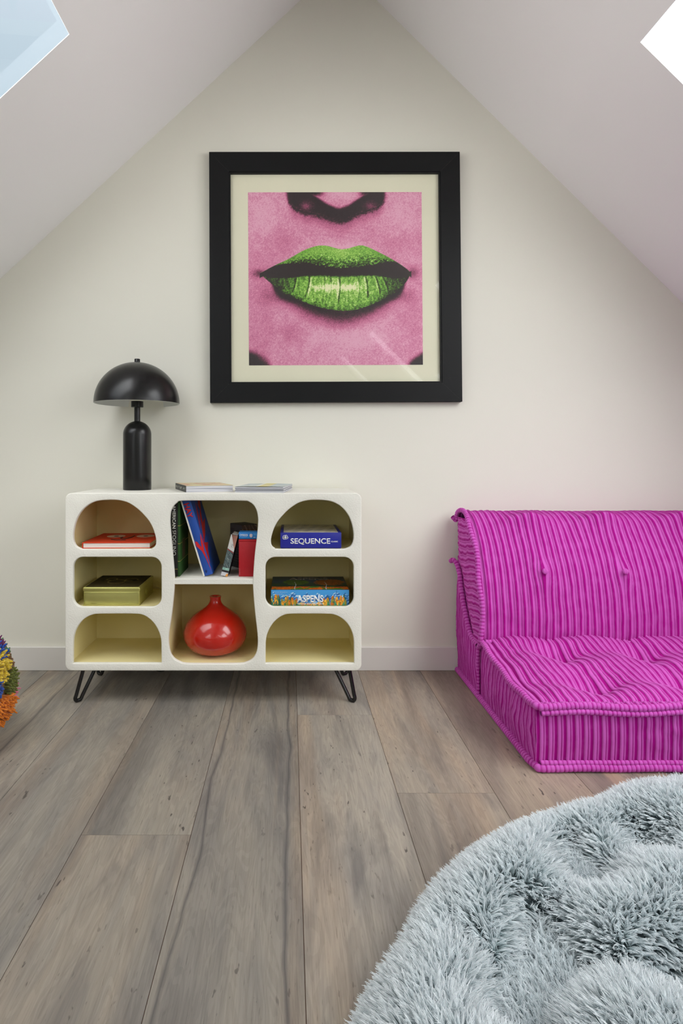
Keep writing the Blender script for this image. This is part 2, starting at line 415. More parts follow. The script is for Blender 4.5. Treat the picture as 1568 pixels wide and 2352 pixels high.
c2 = mix('MULTIPLY', 0.85, c2, cramp(rs.outputs[0], [(0.0, (0.90, 0.90, 0.90)), (0.25, (1, 1, 1)), (1.0, (1, 1, 1))]).outputs[0])
# blue-grey mineral stains
st = noise((5.0, 0.65, 1), 1.9, 5, 1.1)
c3 = mix('MIX', cramp(st.outputs['Fac'], [(0.53, (0, 0, 0)), (0.66, (0.48, 0.48, 0.48)), (1.0, (0.55, 0.55, 0.55))]).outputs[0], c2, lin((96, 93, 92)))
# specks
sp = noise((34, 9.0, 1), 2.6, 2, 0.2)
msk = noise((3.5, 0.7, 1), 1.7, 2, 0.4)
spm = mix('MULTIPLY', 1.0, cramp(sp.outputs['Fac'], [(0.675, (0, 0, 0)), (0.72, (1, 1, 1))]).outputs[0], cramp(msk.outputs['Fac'], [(0.46, (0, 0, 0)), (0.60, (0.85, 0.85, 0.85))]).outputs[0])
c4 = mix('MIX', spm, c3, lin((66, 60, 57)))
pr_ = noise((95, 7.0, 1), 3.0, 2, 0.0)         # short dark pores
c4 = mix('MIX', cramp(pr_.outputs['Fac'], [(0.66, (0, 0, 0)), (0.74, (0.45, 0.45, 0.45))]).outputs[0], c4, lin((84, 78, 72)))
wm = noise((6, 0.5, 1), 1.1, 3, 0.5)           # warm and pinkish patches
c4 = mix('MULTIPLY', cramp(wm.outputs['Fac'], [(0.50, (0, 0, 0)), (0.64, (0.8, 0.8, 0.8))]).outputs[0], c4, (1.12, 1.0, 0.90))
# one long dark streak, set per plank (object property streak = x position in the plank, 9 = none)
def streak(prop, width, seed):
    a = node('ShaderNodeAttribute'); a.attribute_type = 'OBJECT'; a.attribute_name = prop
    s = node('ShaderNodeSeparateXYZ'); Lk(tc.outputs['Object'], s.inputs[0])
    mv = node('ShaderNodeVectorMath', operation='MULTIPLY'); mv.inputs[1].default_value = (0, 1.6, 0); Lk(tc.outputs['Object'], mv.inputs[0])
    ad = node('ShaderNodeVectorMath', operation='ADD'); ad.inputs[1].default_value = (seed, 0, 0); Lk(mv.outputs[0], ad.inputs[0])
    n = node('ShaderNodeTexNoise'); n.inputs['Scale'].default_value = 1.0; n.inputs['Detail'].default_value = 3; Lk(ad.outputs[0], n.inputs['Vector'])
    w_ = node('ShaderNodeMath', operation='MULTIPLY_ADD'); w_.inputs[1].default_value = 0.075; Lk(n.outputs['Fac'], w_.inputs[0]); Lk(a.outputs['Fac'], w_.inputs[2])
    d = node('ShaderNodeMath', operation='SUBTRACT'); Lk(s.outputs[0], d.inputs[0]); Lk(w_.outputs[0], d.inputs[1])
    ab = node('ShaderNodeMath', operation='ABSOLUTE'); Lk(d.outputs[0], ab.inputs[0])
    mv2 = node('ShaderNodeVectorMath', operation='MULTIPLY'); mv2.inputs[1].default_value = (9, 3.0, 0); Lk(tc.outputs['Object'], mv2.inputs[0])
    n2 = node('ShaderNodeTexNoise'); n2.inputs['Scale'].default_value = 1.0; n2.inputs['Detail'].default_value = 3; Lk(mv2.outputs[0], n2.inputs['Vector'])
    ww = node('ShaderNodeMath', operation='MULTIPLY'); ww.inputs[1].default_value = width; Lk(n2.outputs['Fac'], ww.inputs[0])
    q = node('ShaderNodeMath', operation='DIVIDE'); Lk(ab.outputs[0], q.inputs[0]); Lk(ww.outputs[0], q.inputs[1])
    return cramp(q.outputs[0], [(0.0, (0.70, 0.70, 0.70)), (0.35, (0.38, 0.38, 0.38)), (1.0, (0, 0, 0))]).outputs[0]
c5 = mix('MIX', streak('streak', 0.014, 3.3), c4, lin((72, 70, 72)))
c5 = mix('MIX', streak('streak_b', 0.018, 8.1), c5, lin((74, 72, 74)))
Lk(c5, b.inputs['Base Color']); b.inputs['Roughness'].default_value = 0.46; b.inputs['Specular IOR Level'].default_value = 0.35
bp = node('ShaderNodeBump'); bp.inputs['Strength'].default_value = 0.12; bp.inputs['Distance'].default_value = 0.002
Lk(fine.outputs['Fac'], bp.inputs['Height']); Lk(bp.outputs[0], b.inputs['Normal'])

floor = struct(box('floor', M_dark, None, XL - 0.05, XR + 0.05, YB - .05, 0.05, -0.06, -0.0015))
PW = 0.268; PL = 2.35
JOINT = {-3: 0.30, -2: -1.139, -1: -1.95, 0: -0.459, 1: -0.957, 2: -1.75, 3: -0.62, -4: -1.9, -5: -0.9}
WARM = {0: 0.1, 1: 0.35, 2: 0.7, 3: 0.8}; TONE = {-4: 1.12, -3: 1.0, -2: 1.04, -1: 0.98, 0: 1.25, 1: 1.14, 2: 1.16, 3: 1.1}
for k in range(-9, 9):
    x0 = 0.027 + k * PW; x1 = x0 + PW
    if x1 < XL or x0 > XR: continue
    x0, x1 = max(x0, XL), min(x1, XR)
    j = JOINT.get(k, -random.random() * 2)
    while j < 0: j += PL
    ends = [0.0]
    while j > YB:
        if -0.05 > j > YB + 0.1: ends.append(j)
        j -= PL
    ends.append(YB)
    for y1, y0 in zip(ends[:-1], ends[1:]):
        o = box('plank', M_plank, floor, -(x1 - x0) / 2 + .0007, (x1 - x0) / 2 - .0007, -(y1 - y0) / 2 + .0004, (y1 - y0) / 2 - .0004, -0.0015, 0.0)
        o.location = ((x0 + x1) / 2, (y0 + y1) / 2, 0)
        o['warmth'] = WARM.get(k, 0.0); o['tone'] = TONE.get(k, 1.0); o['streak'] = 9.0; o['streak_b'] = 9.0
        if k == -1: o['streak'] = -0.150; o['streak_b'] = 0.062
        if k == -4: o['streak'] = -0.04

# ------------------------------------------------------------------ cabinet
SF = 619.0                                   # px per metre in the plane of the cabinet front
fx = lambda px: (px - 665) / SF
fz = lambda py: EYE - (py - 1052) / SF
CX0, CX1, CZ0, CZ1 = fx(149.5), fx(830), fz(1540.8), fz(1132.5)
CY0, CY1 = -0.382, -0.022
CXM = (CX0 + CX1) / 2
cab = thing('sideboard', 'cream textured plaster sideboard with eight rounded open cubbies on black hairpin legs', 'cabinet', (CXM, (CY0 + CY1) / 2, 0))
def off_m(o_, par):                          # meshes are written in world coordinates, then moved into the parent's frame
    o_.data.transform(par.matrix_basis.inverted()) if o_.data else None
    return o_
def inpar(o_): bpy.context.view_layer.update(); o_.data.transform(o_.parent.matrix_world.inverted()); return o_

def rrect(x0, x1, z0, z1, r, n=8):
    out = []
    for cx, cz, a0 in ((x1 - r, z1 - r, 0), (x0 + r, z1 - r, 90), (x0 + r, z0 + r, 180), (x1 - r, z0 + r, 270)):
        for i in range(n + 1):
            a = math.radians(a0 + 90 * i / n); out.append((cx + r * math.cos(a), cz + r * math.sin(a)))
    fin = []
    for i, p in enumerate(out):                # break up the long straight runs
        q = out[(i + 1) % len(out)]; fin.append(p); L = math.hypot(q[0] - p[0], q[1] - p[1]); k = int(L / 0.02)
        for j in range(1, k): fin.append((p[0] + (q[0] - p[0]) * j / k, p[1] + (q[1] - p[1]) * j / k))
    return fin
def c1p(x, y): return (fx(130 + x / 4.238), fz(1090 + y / 4.238))
def c2p(x, y): return (fx(370 + x / 5.004), fz(1080 + y / 5.004))
arch1 = [c1p(*p) for p in [(300, 727), (240, 722), (190, 698), (165, 650), (160, 580), (175, 490), (205, 410), (250, 345), (300, 300), (360, 268), (430, 252), (520, 247), (600, 250), (680, 268), (740, 300), (800, 345), (850, 395), (900, 455), (935, 520), (958, 590), (967, 645), (960, 690), (930, 717), (870, 727)]]
arch3 = [c1p(*p) for p in [(157, 1638), (162, 1585), (178, 1530), (205, 1475), (248, 1422), (300, 1385), (350, 1365), (410, 1357), (600, 1355), (780, 1357), (840, 1368), (890, 1395), (940, 1440), (980, 1500), (1008, 1570), (1018, 1638)]]
h1 = list(map(tuple, catmull(arch1, 3, True)))
h3 = [c1p(155, 1838)] + list(map(tuple, catmull(arch3, 3))) + [c1p(1020, 1838)]
h2 = rrect(c1p(160, 0)[0], c1p(1020, 0)[0], c1p(0, 1290)[1], c1p(0, 803)[1], 0.037)
mir = lambda lp: [(2 * fx(490.0) - x, z) for x, z in lp][::-1]
mid = [c2p(*p) for p in [(240, 352), (600, 350), (950, 352), (1010, 365), (1060, 400), (1095, 460), (1110, 530), (1113, 600), (1100, 760), (1085, 880), (1072, 1000), (1058, 1200), (1055, 1320), (1062, 1450), (1075, 1600), (1090, 1740), (1103, 1850), (1110, 1950), (1105, 2050), (1085, 2120), (1045, 2175), (980, 2210), (900, 2225), (600, 2227), (290, 2225), (210, 2205), (150, 2170), (110, 2115), (90, 2040), (83, 1960), (88, 1860), (110, 1720), (130, 1560), (145, 1400), (153, 1280), (148, 1180), (138, 1050), (125, 900), (112, 760), (102, 640), (100, 560), (108, 480), (135, 420), (180, 375)]]
hm = list(map(tuple, catmull(mid, 3, True)))
MF = frame_matrix((0, CY0 + 0.009, 0), (1, 0, 0), (0, 0, 1))
def shrink(lp, d=0.0032):                    # the bevel grows outlines by its depth: take that back on holes
    P = np.array(lp); T = np.roll(P, -1, 0) - np.roll(P, 1, 0); T /= np.linalg.norm(T, axis=1)[:, None] + 1e-9
    A = 0.5 * np.sum(P[:, 0] * np.roll(P[:, 1], -1) - np.roll(P[:, 0], -1) * P[:, 1])
    Nn = np.stack([T[:, 1], -T[:, 0]], 1) * (1 if A > 0 else -1)
    return list(map(tuple, P + Nn * d))
from mathutils.geometry import delaunay_2d_cdt
def resample(lp, step):
    P = np.array(lp); P = np.vstack([P, P[:1]]); out = []
    for a_, b_ in zip(P[:-1], P[1:]):
        k = max(1, int(round(np.linalg.norm(b_ - a_) / step)))
        out += [tuple(a_ + (b_ - a_) * j / k) for j in range(k)]
    Q = [out[0]]
    for p_ in out[1:]:
        if math.dist(p_, Q[-1]) > step * .3: Q.append(p_)
    return Q
def inside(p, lp):
    c_ = False; j = len(lp) - 1
    for i in range(len(lp)):
        if (lp[i][1] > p[1]) != (lp[j][1] > p[1]) and p[0] < (lp[j][0] - lp[i][0]) * (p[1] - lp[i][1]) / (lp[j][1] - lp[i][1]) + lp[i][0]: c_ = not c_
        j = i
    return c_
def panel(name, outer_, holes_, y0, y1, bev, m, parent):
    loops = [resample(outer_, .012)] + [resample(h_, .008) for h_ in holes_]
    V, F, ring0 = [], [], []
    for li, lp in enumerate(loops):
        n_ = len(lp); first = len(V)
        prof_ = [(bev * (1 - math.sin(a_)), bev * (1 - math.cos(a_))) for a_ in np.linspace(0, math.pi / 2, 5)] + [(0, y1 - y0)]
        for (d_, dy) in prof_:
            q_ = shrink(lp, -d_) if li == 0 else shrink(lp, d_)
            V += [(x, y0 + dy, z) for x, z in q_]
        for r_ in range(len(prof_) - 1):
            for i in range(n_): j = (i + 1) % n_; F.append((first + r_ * n_ + i, first + r_ * n_ + j, first + (r_ + 1) * n_ + j, first + (r_ + 1) * n_ + i))
        ring0.append((first, n_, first + (len(prof_) - 1) * n_))
    for which in (0, 2):
        idx = []; edges = []; pts = []; polys = []
        for r_ in ring0:
            b0_ = len(pts); ids = list(range(r_[which], r_[which] + r_[1])); idx += ids; pts += [Vector((V[i][0], V[i][2])) for i in ids]
            edges += [(b0_ + i, b0_ + (i + 1) % r_[1]) for i in range(r_[1])]; polys.append([(p.x, p.y) for p in pts[b0_:]])
        vo_, eo, fo_, vorig, *_ = delaunay_2d_cdt(pts, edges, [], 1, 1e-7)
        for f_ in fo_:
            c_ = sum((vo_[i] for i in f_), Vector((0, 0))) / len(f_)
            if any(inside(c_, h_) for h_ in polys[1:]): continue
            F.append(tuple(idx[vorig[i][0]] for i in f_))
    bm = bmesh.new(); bv = [bm.verts.new(v) for v in V]
    for f_ in F:
        try: bm.faces.new([bv[i] for i in f_])
        except ValueError: pass
    bmesh.ops.recalc_face_normals(bm, faces=bm.faces)
    return bm_obj(name, bm, m, parent, angle=40)
inpar(panel('front_panel', rrect(CX0, CX1, CZ0, CZ1, .024), [h1, h2, h3, mir(h1), mir(h2), mir(h3), hm], CY0, CY0 + .015, .0035, M_plast, cab))
TH = 0.013
ringo = rrect(CX0, CX1, CZ0, CZ1, 0.024); ringi = rrect(CX0 + TH, CX1 - TH, CZ0 + TH + .004, CZ1 - TH, 0.004)
YD0, YD1 = CY0 + 0.0155, CY1
inpar(curve2d('carcass', [ringo, ringi], (YD1 - YD0) / 2, 0, M_plast, cab, frame_matrix((0, (YD0 + YD1) / 2, 0), (1, 0, 0), (0, 0, 1))))
YBK = -0.062
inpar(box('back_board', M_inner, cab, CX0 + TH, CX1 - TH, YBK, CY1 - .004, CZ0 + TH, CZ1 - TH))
PX = [(-0.471, -0.457), (-0.110, -0.096)]
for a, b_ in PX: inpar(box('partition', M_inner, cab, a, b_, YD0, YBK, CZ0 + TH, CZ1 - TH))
for xa, xb in ((CX0 + TH, CX0 + TH + .0015), (CX1 - TH - .0015, CX1 - TH)): inpar(box('cubby_tint_panel', M_inner, cab, xa, xb, YD0, YBK, CZ0 + TH + .005, CZ1 - TH - .001))  # added thin panels that carry the bounce tint onto the plaster side walls
S1, S2, S3 = 0.5800, 0.3655, 0.1555          # shelf surfaces, top to bottom
SM = 0.4710
shelfy0 = CY0 + 0.014
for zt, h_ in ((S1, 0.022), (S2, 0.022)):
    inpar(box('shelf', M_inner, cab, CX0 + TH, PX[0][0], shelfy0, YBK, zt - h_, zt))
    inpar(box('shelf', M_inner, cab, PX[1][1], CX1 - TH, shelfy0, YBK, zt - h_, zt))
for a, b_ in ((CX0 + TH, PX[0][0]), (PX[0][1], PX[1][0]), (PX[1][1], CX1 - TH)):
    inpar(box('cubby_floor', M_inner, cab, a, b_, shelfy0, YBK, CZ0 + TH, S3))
inpar(box('shelf', M_plast, cab, fx(399.5), fx(582.5), CY0 + .003, YBK, fz(1342.5), SM, 0.0012, 1))
# hairpin legs
def hairpin(tip, top1, top2, r=0.0072):
    tip, top1, top2 = Vector(tip), Vector(top1), Vector(top2)
    P = []
    w1 = (top1 - tip); w2 = (top2 - tip)
    d = (w2.normalized() - w1.normalized()).normalized()
    up = (w1.normalized() + w2.normalized()).normalized()
    R = 0.0140; C = tip + up * R
    a1 = C - d * R * 0.9; a2 = C + d * R * 0.9
    P = [top1, top1.lerp(a1, .5), a1.lerp(top1, .08)]
    for k in range(9):
        a = math.pi * k / 8; P.append(C - d * R * math.cos(a) * .95 - up * R * math.sin(a))
    P += [a2.lerp(top2, .08), top2.lerp(a2, .5), top2]
    P = catmull([tuple(p) for p in P], 3); P[:, 2] = np.maximum(P[:, 2], r)
    return P, r
FYL = CY0 + 0.045
for (tip, ta, tb) in (((fx(172.5) - .004, FYL - .012, 0.006), (fx(184), FYL + .00, CZ0 + .004), (fx(212) - .006, FYL + .045, CZ0 + .004)),
                      ((fx(810) + .004, FYL - .012, 0.006), (fx(803.5), FYL + .00, CZ0 + .004), (fx(766), FYL + .045, CZ0 + .004)),
                      ((-0.806, -0.068, 0.006), (-0.79, -0.07, CZ0 + .004), (-0.735, -0.105, CZ0 + .004)),
                      ((0.236, -0.068, 0.006), (0.222, -0.07, CZ0 + .004), (0.168, -0.105, CZ0 + .004))):
    P, r = hairpin(tip, ta, tb); inpar(tube('leg', P, r, M_blackrod, cab, 12))

# power cord that hangs behind the sideboard
cp = catmull([(-0.60, -0.012, 0.76), (-0.60, -0.0125, 0.45), (-0.597, -0.014, 0.14), (-0.592, -0.024, 0.05), (-0.58, -0.026, 0.013), (-0.555, -0.028, 0.004), (-0.530, -0.026, 0.013), (-0.518, -0.024, 0.05), (-0.512, -0.014, 0.14), (-0.51, -0.0125, 0.45)], 6)
cp[:, 1] = np.where(cp[:, 2] > 0.11, np.minimum(cp[:, 1], -0.010), np.minimum(cp[:, 1], -0.0205))
tag(tube('power_cord', cp, 0.0032, M_blackrod, None, 8), 'thin black power cord looping to the floor behind the cream sideboard', 'cord')

# ------------------------------------------------------------------ lamp
LX, LY = -0.6245, -0.150
lamp = thing('table_lamp', 'black mushroom table lamp with domed shade standing on the cream sideboard', 'lamp', (LX, LY, CZ1))
def rel(z): return z - CZ1
R0 = 0.0565; zs = rel(1.0165)
prof = [(0, 0.0), (R0 - .001, 0.0), (R0, 0.0015)] + [(R0, zs * k / 4) for k in range(1, 4)]
prof += [(R0 * math.cos(a), zs + (R0) * math.sin(a) * 0.98) for a in np.linspace(0, math.pi / 2, 20)]
lathe('base', prof, M_black, lamp)
lathe('stem', [(0, zs + R0 * .95), (.0122, zs + R0 * .95), (.0122, rel(1.135)), (0, rel(1.135))], M_black, lamp, n=32)
lathe('socket_collar', [(0, rel(1.1280)), (.0235, rel(1.1280)), (.0245, rel(1.129)), (.0245, rel(1.152)), (0, rel(1.152))], M_black, lamp, n=40)
RS = 0.1712; zrim = rel(1.1430)
arc = np.linspace(0, math.pi / 2, 40)
lathe('shade', [(RS * math.cos(a), zrim + RS * 0.985 * math.sin(a)) for a in arc] , M_black, lamp, n=96)
lathe('shade_lining', [(RS, zrim), (RS - .0015, zrim - .0005)] + [((RS - .003) * math.cos(a), zrim + (RS * .985 - .003) * math.sin(a)) for a in arc], M_white_in, lamp, n=96)
lathe('finial', [(0, zrim + RS * .98), (.0112, zrim + RS * .975), (.0115, zrim + RS * .975), (.0115, zrim + RS * .985 + .0130), (.0105, zrim + RS * .985 + .0142), (0, zrim + RS * .985 + .0142)], M_black, lamp, n=32)

# ------------------------------------------------------------------ picture
SPIC = FPX / (-0.032 - CAMY)
pic = thing('framed_picture', 'large square black framed close-up print of green lips on pink skin', 'picture', (0.202, 0, 1.45))
def pp(px, py, y=-0.032): return Vector(((px - 665) / SPIC, y, EYE - (py - 1052) / SPIC))
OUT = [pp(479.8, 348.3), pp(1055.8, 347.9), pp(1061.8, 922.3), pp(482.2, 924.8)]
INN = [pp(528.6, 397.2), pp(1008, 396.4), pp(1012.2, 875.5), pp(530.8, 877.2)]
ART = [pp(568.7, 437.9), pp(969.7, 437.2), pp(972.9, 836.5), pp(571.1, 837.9)]
bm = bmesh.new()
for i in range(4):                             # four mitred rails, each with a lip that steps down to the glass
    j = (i + 1) % 4
    def ringpt(k, s):                          # s = 0 outside .. 1 inside
        return OUT[k].lerp(INN[k], s)
    prof = [(0.0, 0.0005), (0.0, -0.030), (0.02, -0.032), (0.93, -0.032), (0.95, -0.029), (1.0, -0.029), (1.0, -0.012)]
    A = []; Bq = []
    for s, y in prof:
        a = ringpt(i, s).copy(); b2 = ringpt(j, s).copy(); e = (b2 - a).normalized() * 0.00003
        a += e; b2 -= e; a.y = y - .0; b2.y = y; A.append(bm.verts.new(a)); Bq.append(bm.verts.new(b2))
    for k in range(len(prof) - 1): bm.faces.new((A[k], A[k + 1], Bq[k + 1], Bq[k]))
bmesh.ops.recalc_face_normals(bm, faces=bm.faces)
for v in bm.verts: v.co.y = min(v.co.y, -0.0005)
inpar(bm_obj('frame', bm, M_frame, pic))
def quad_obj(name, Q, y, m, th=0.002):
    bm = bmesh.new()
    a = [bm.verts.new((q.x, y, q.z)) for q in Q]; b3 = [bm.verts.new((q.x, y + th, q.z)) for q in Q]
    bm.faces.new(a); bm.faces.new(b3[::-1])
    for i in range(4): bm.faces.new((a[i], b3[i], b3[(i + 1) % 4], a[(i + 1) % 4]))
    bmesh.ops.recalc_face_normals(bm, faces=bm.faces)
    return bm_obj(name, bm, m, pic)
grow = lambda Q, s: [q + (q - sum(Q, Vector()) / 4) * s for q in Q]
M_mat = mat('cream_mat_board', (236, 234, 208), 0.8)
inpar(quad_obj('mat_board', grow(INN, 0.01), -0.0150, M_mat, 0.0030))
bm = bmesh.new(); bm.faces.new([bm.verts.new((q.x, -0.0210, q.z)) for q in grow(INN, 0.004)])
inpar(bm_obj('glass', bm, M_glassp, pic))

def lips(u, v):
    x = 33 + u * 1497; y = 67 + v * 1488
    def curve(pts, s=0): p = np.array(pts, float); return np.interp(x, p[:, 0], p[:, 1])
    top = catmull([(130, 765), (250, 700), (380, 640), (500, 572), (600, 535), (660, 525), (720, 530), (790, 550), (840, 557), (900, 550), (950, 535), (1000, 525), (1050, 535), (1150, 580), (1280, 650), (1380, 715), (1437, 765)], 5)
    up = curve(top)
    m1 = curve([(130, 765), (250, 702), (400, 680), (520, 668), (650, 690), (740, 712), (830, 715), (900, 712), (1000, 700), (1100, 690), (1200, 672), (1300, 668), (1380, 716), (1437, 765)])
    m2 = curve([(130, 765), (200, 802), (400, 796), (520, 782), (650, 779), (760, 785), (850, 788), (950, 780), (1100, 776), (1200, 788), (1300, 808), (1380, 800), (1437, 765)])
    lo = curve(catmull([(130, 765), (220, 845), (330, 930), (450, 985), (560, 1030), (680, 1065), (800, 1085), (860, 1088), (950, 1080), (1080, 1040), (1200, 985), (1320, 915), (1385, 850), (1437, 765)], 5))
    g1 = vnoise(x / 5, y / 5, 11); g2 = vnoise(x / 9, y / 9, 12); g3 = fbm(x / 60, y / 60, 14)
    fleck = vnoise(x / 4 + y / 11, y / 8, 15)
    g0 = np.random.default_rng(2).random(x.shape); S = 0.80 + 0.13 * (g0 - .5) + 0.20 * (g1 - .5) + 0.09 * (g2 - .5) + 0.16 * (g3 - .5) + 0.14 * (fleck - .5)
    G = lambda cx, cy, sx, sy: np.exp(-((x - cx) / sx) ** 2 - ((y - cy) / sy) ** 2)
    S += 0.16 * G(880, 1270, 330, 160) + 0.10 * G(150, 250, 180, 200) + 0.14 * G(840, 540, 260, 40) + 0.08 * G(1350, 250, 180, 220)
    S -= 0.13 * G(330, 480, 130, 110) + 0.12 * G(150, 900, 120, 300) + 0.15 * G(400, 1280, 90, 80) + 0.10 * G(1300, 500, 200, 90) + .08 * G(1430, 1200, 120, 260)
    S -= 0.10 * G(120, 1330, 150, 150)
    S += .09
    # shadow under the lower lip
    d = y - lo; cen = np.clip(1 - np.abs(x - 810) / 600, 0, 1)
    S -= 0.95 * np.exp(-(np.clip(d - 26 * cen, 0, None) / (30 + 78 * cen ** .7)) ** 1.6) * smooth(0, .10, cen) * (d > -20)
    S -= 0.35 * G(300, 960, 130, 60) + 0.30 * G(1300, 960, 150, 50)
    # mouth corners
    S -= 0.5 * G(120, 765, 60, 35) + 0.5 * G(1445, 765, 45, 45)
    # nose
    dn = np.minimum(np.abs(x - 820) / 430, 1)
    vlow = np.interp(x, [340, 380, 430, 520, 600, 680, 760, 830, 900, 980, 1060, 1140, 1200, 1235, 1260], [60, 170, 225, 265, 275, 300, 328, 345, 322, 280, 250, 225, 180, 120, 50])
    vup = np.interp(x, [340, 390, 450, 560, 640, 720, 790, 830, 900, 980, 1060, 1120, 1200, 1240], [40, 20, 30, 62, 118, 170, 200, 205, 180, 128, 75, 30, 20, 20])
    nose = smooth(-22, 24, y - vup) * (1 - smooth(-50, 22, y - vlow + 18 * (g2 - .5)))
    nose = np.maximum(nose, (1 - smooth(0, 60, y - 67)) * smooth(340, 390, x) * (1 - smooth(620, 720, x)))
    nose = np.maximum(nose, (1 - smooth(0, 70, y - 67)) * smooth(960, 1050, x) * (1 - smooth(1190, 1235, x)) * .9)
    nose *= smooth(335, 400, x) * (1 - smooth(1190, 1240, x))
    nose *= 1 - 0.50 * G(535, 185, 55, 45) - 0.45 * G(1085, 185, 50, 40)
    S -= 1.0 * nose
    S -= 0.30 * np.exp(-(np.clip(y - vlow, 0, None) / 60) ** 2) * smooth(330, 450, x) * (1 - smooth(1150, 1250, x)) * (y > vlow - 30)
    S += 0.15 * G(850, 90, 100, 40)
    # philtrum lines
    S -= 0.10 * np.maximum(0, np.sin((y + 14 * np.sin(x / 90)) / 7)) * G(820, 430, 190, 28)
    # dark corners
    S -= 1.1 * smooth(0, 1, ((150 - (x - 33)) / 190 + (y - 1440) / 150) * .9) * smooth(1380, 1480, y) * (1 - smooth(180, 260, x))
    S -= 1.1 * smooth(0, 1, ((x - 1400) / 130 + (y - 1500) / 90)) * smooth(1380, 1460, y) * smooth(1380, 1440, x)
    C = ramp(S, [(0, (48, 36, 40)), (.25, (96, 52, 68)), (.5, (168, 82, 118)), (.72, (212, 118, 156)), (.88, (228, 146, 180)), (1, (242, 180, 204))])
    # lips
    cr = vnoise(x / 11, y / 26, 21) ; cr2 = vnoise(x / 6, y / 6, 22); cr3 = vnoise(x / 14, y / 9, 23)
    inU = (y > up) & (y < m1 + 40) & (x > 130) & (x < 1437)
    tu = np.clip((y - up) / (m1 - up + 1), 0, 1.4)
    U = 0.66 - 0.50 * smooth(.35, 1.15, tu) + .10 * G(840, 575, 70, 40)
    U += (cr2 - .5) * (.30 + .35 * smooth(.2, .8, tu)) + (cr3 - .5) * .35 * smooth(.1, .7, tu)
    U -= .30 * smooth(.0, 1, np.abs(x - 800) / 640) ** 2 + 0.15 * smooth(1.0, 1.15, tu)
    U += 0.22 * np.maximum(0, cr3 - .62) * 3 * smooth(.5, .9, tu) * (tu < 1.05)
    inL = (y > m2 - 20) & (y < lo) & (x > 150) & (x < 1437)
    tl = np.clip((y - m2) / (lo - m2 + 1), 0, 1)
    Lw = 0.60 + 0.10 * G(800, 900, 420, 90) + 0.42 * G(730, 888, 85, 32) + 0.40 * G(905, 885, 90, 32) + .2 * G(620, 885, 60, 25)
    Lw += (cr2 - .5) * .42 + (cr - .5) * .32 + (cr3 - .5) * .2 * smooth(.5, .9, tl)
    Lw -= .45 * smooth(.45, 1, np.abs(x - 800) / 560) + .35 * smooth(.80, 1, tl) * .6 + .35 * (1 - smooth(0, .08, tl))
    for cx, k, wd, am in ((540, -.22, 6, .5), (812, 0.0, 5, .55), (1048, .10, 7, .45), (1145, .22, 6, .4), (420, -.3, 6, .4), (680, -.05, 4, .28), (735, -.03, 3, .25), (980, .05, 4, .25), (1215, .35, 6, .35), (890, .02, 3, .15)):
        lx = cx + k * (870 - y) * -1 + 10 * np.sin((y - 780) / 60)
        Lw -= am * np.exp(-((x - lx) / wd) ** 2) * smooth(0, .1, tl) * (1 - smooth(.6, .9, tl))
        Lw += am * .6 * np.exp(-((x - lx - 14 * np.sign(810 - cx + .1)) / (wd * 1.2)) ** 2) * smooth(0, .1, tl) * (1 - smooth(.5, .85, tl))
    gr = [(0, (44, 34, 32)), (.2, (46, 52, 30)), (.42, (84, 130, 42)), (.62, (126, 188, 68)), (.8, (176, 222, 104)), (1, (246, 250, 196))]
    C = np.where(inU[..., None], ramp(U, gr), C)
    C = np.where(inL[..., None], ramp(Lw, gr), C)
    mouth = (y > m1 + 12 * (cr3 - .5) + 14 * (cr2 - .5)) & (y < m2 + 16 * (cr2 - .4)) & (x > 130) & (x < 1437) & (y > up) & (x > 158) & (x < 1418)
    C = np.where(mouth[..., None], np.array(lin((46, 36, 36))), C)
    return C
NA = 460
uu, vv = np.meshgrid(np.linspace(0, 1, NA), np.linspace(0, 1, NA), indexing='ij')
cc = lips(uu, vv)
q = [np.array(a) for a in ART]
Pg = (q[0] * ((1 - uu) * (1 - vv))[..., None] + q[1] * (uu * (1 - vv))[..., None] + q[2] * (uu * vv)[..., None] + q[3] * ((1 - uu) * vv)[..., None])
Pg[..., 1] = -0.0156
M_print = attr_mat('printed_paper', 0.6)
inpar(np_mesh('print', Pg, grid_faces(NA, NA, True), M_print, pic, smooth=False, cols=cc))

# ------------------------------------------------------------------ red vase
s_ = 583.0
vase = thing('vase', 'round glossy red vase with a narrow neck in the lower middle cubby', 'vase', ((494.5 - 665) / s_, FPX / s_ + CAMY, S3 + .0005))
vp = [(66, 1447), (62, 1490), (75, 1530), (105, 1565), (160, 1605), (230, 1655), (285, 1705), (325, 1762), (354, 1830), (361, 1885), (352, 1945), (325, 2000), (275, 2055), (215, 2090), (150, 2112)]
zz = lambda y: EYE - (1080 + y / 5.004 - 1052) / s_ - S3
pr = [(r / 5.004 / s_, zz(y)) for r, y in vp]
pr = [tuple(p) for p in catmull(pr, 6)]
zb = pr[-1][1]; pr = [(r, (z - zb) / (pr[0][1] - zb) * (pr[0][1] + 0.0)) for r, z in pr]
pr = [(0.006, 0.14), (0.0085, pr[0][1] - .02), (.0100, pr[0][1] - 0.001), (.0118, pr[0][1] + .0005)] + pr + [(.02, 0.0005), (0, 0.0008)]
vo = lathe('body', pr, M_red, vase, n=128, angle=60)
me = vo.data; n = len(me.vertices); co = np.empty(n * 3, np.float32); me.vertices.foreach_get('co', co); co = co.reshape(-1, 3)
cdir = np.array([-0.030, -0.119, 0.085])       # pressed round dimple facing the room
d_ = np.sqrt((co[:, 0] - cdir[0]) ** 2 + ((co[:, 2] - cdir[2]) * 1.35) ** 2); fr = (co[:, 1] < 0) & (co[:, 2] > 0.02)
co[:, 1] += np.where(fr, 0.0 * (1 - smooth(0.026, 0.033, d_)), 0)
me.vertices.foreach_set('co', co.ravel()); me.update()

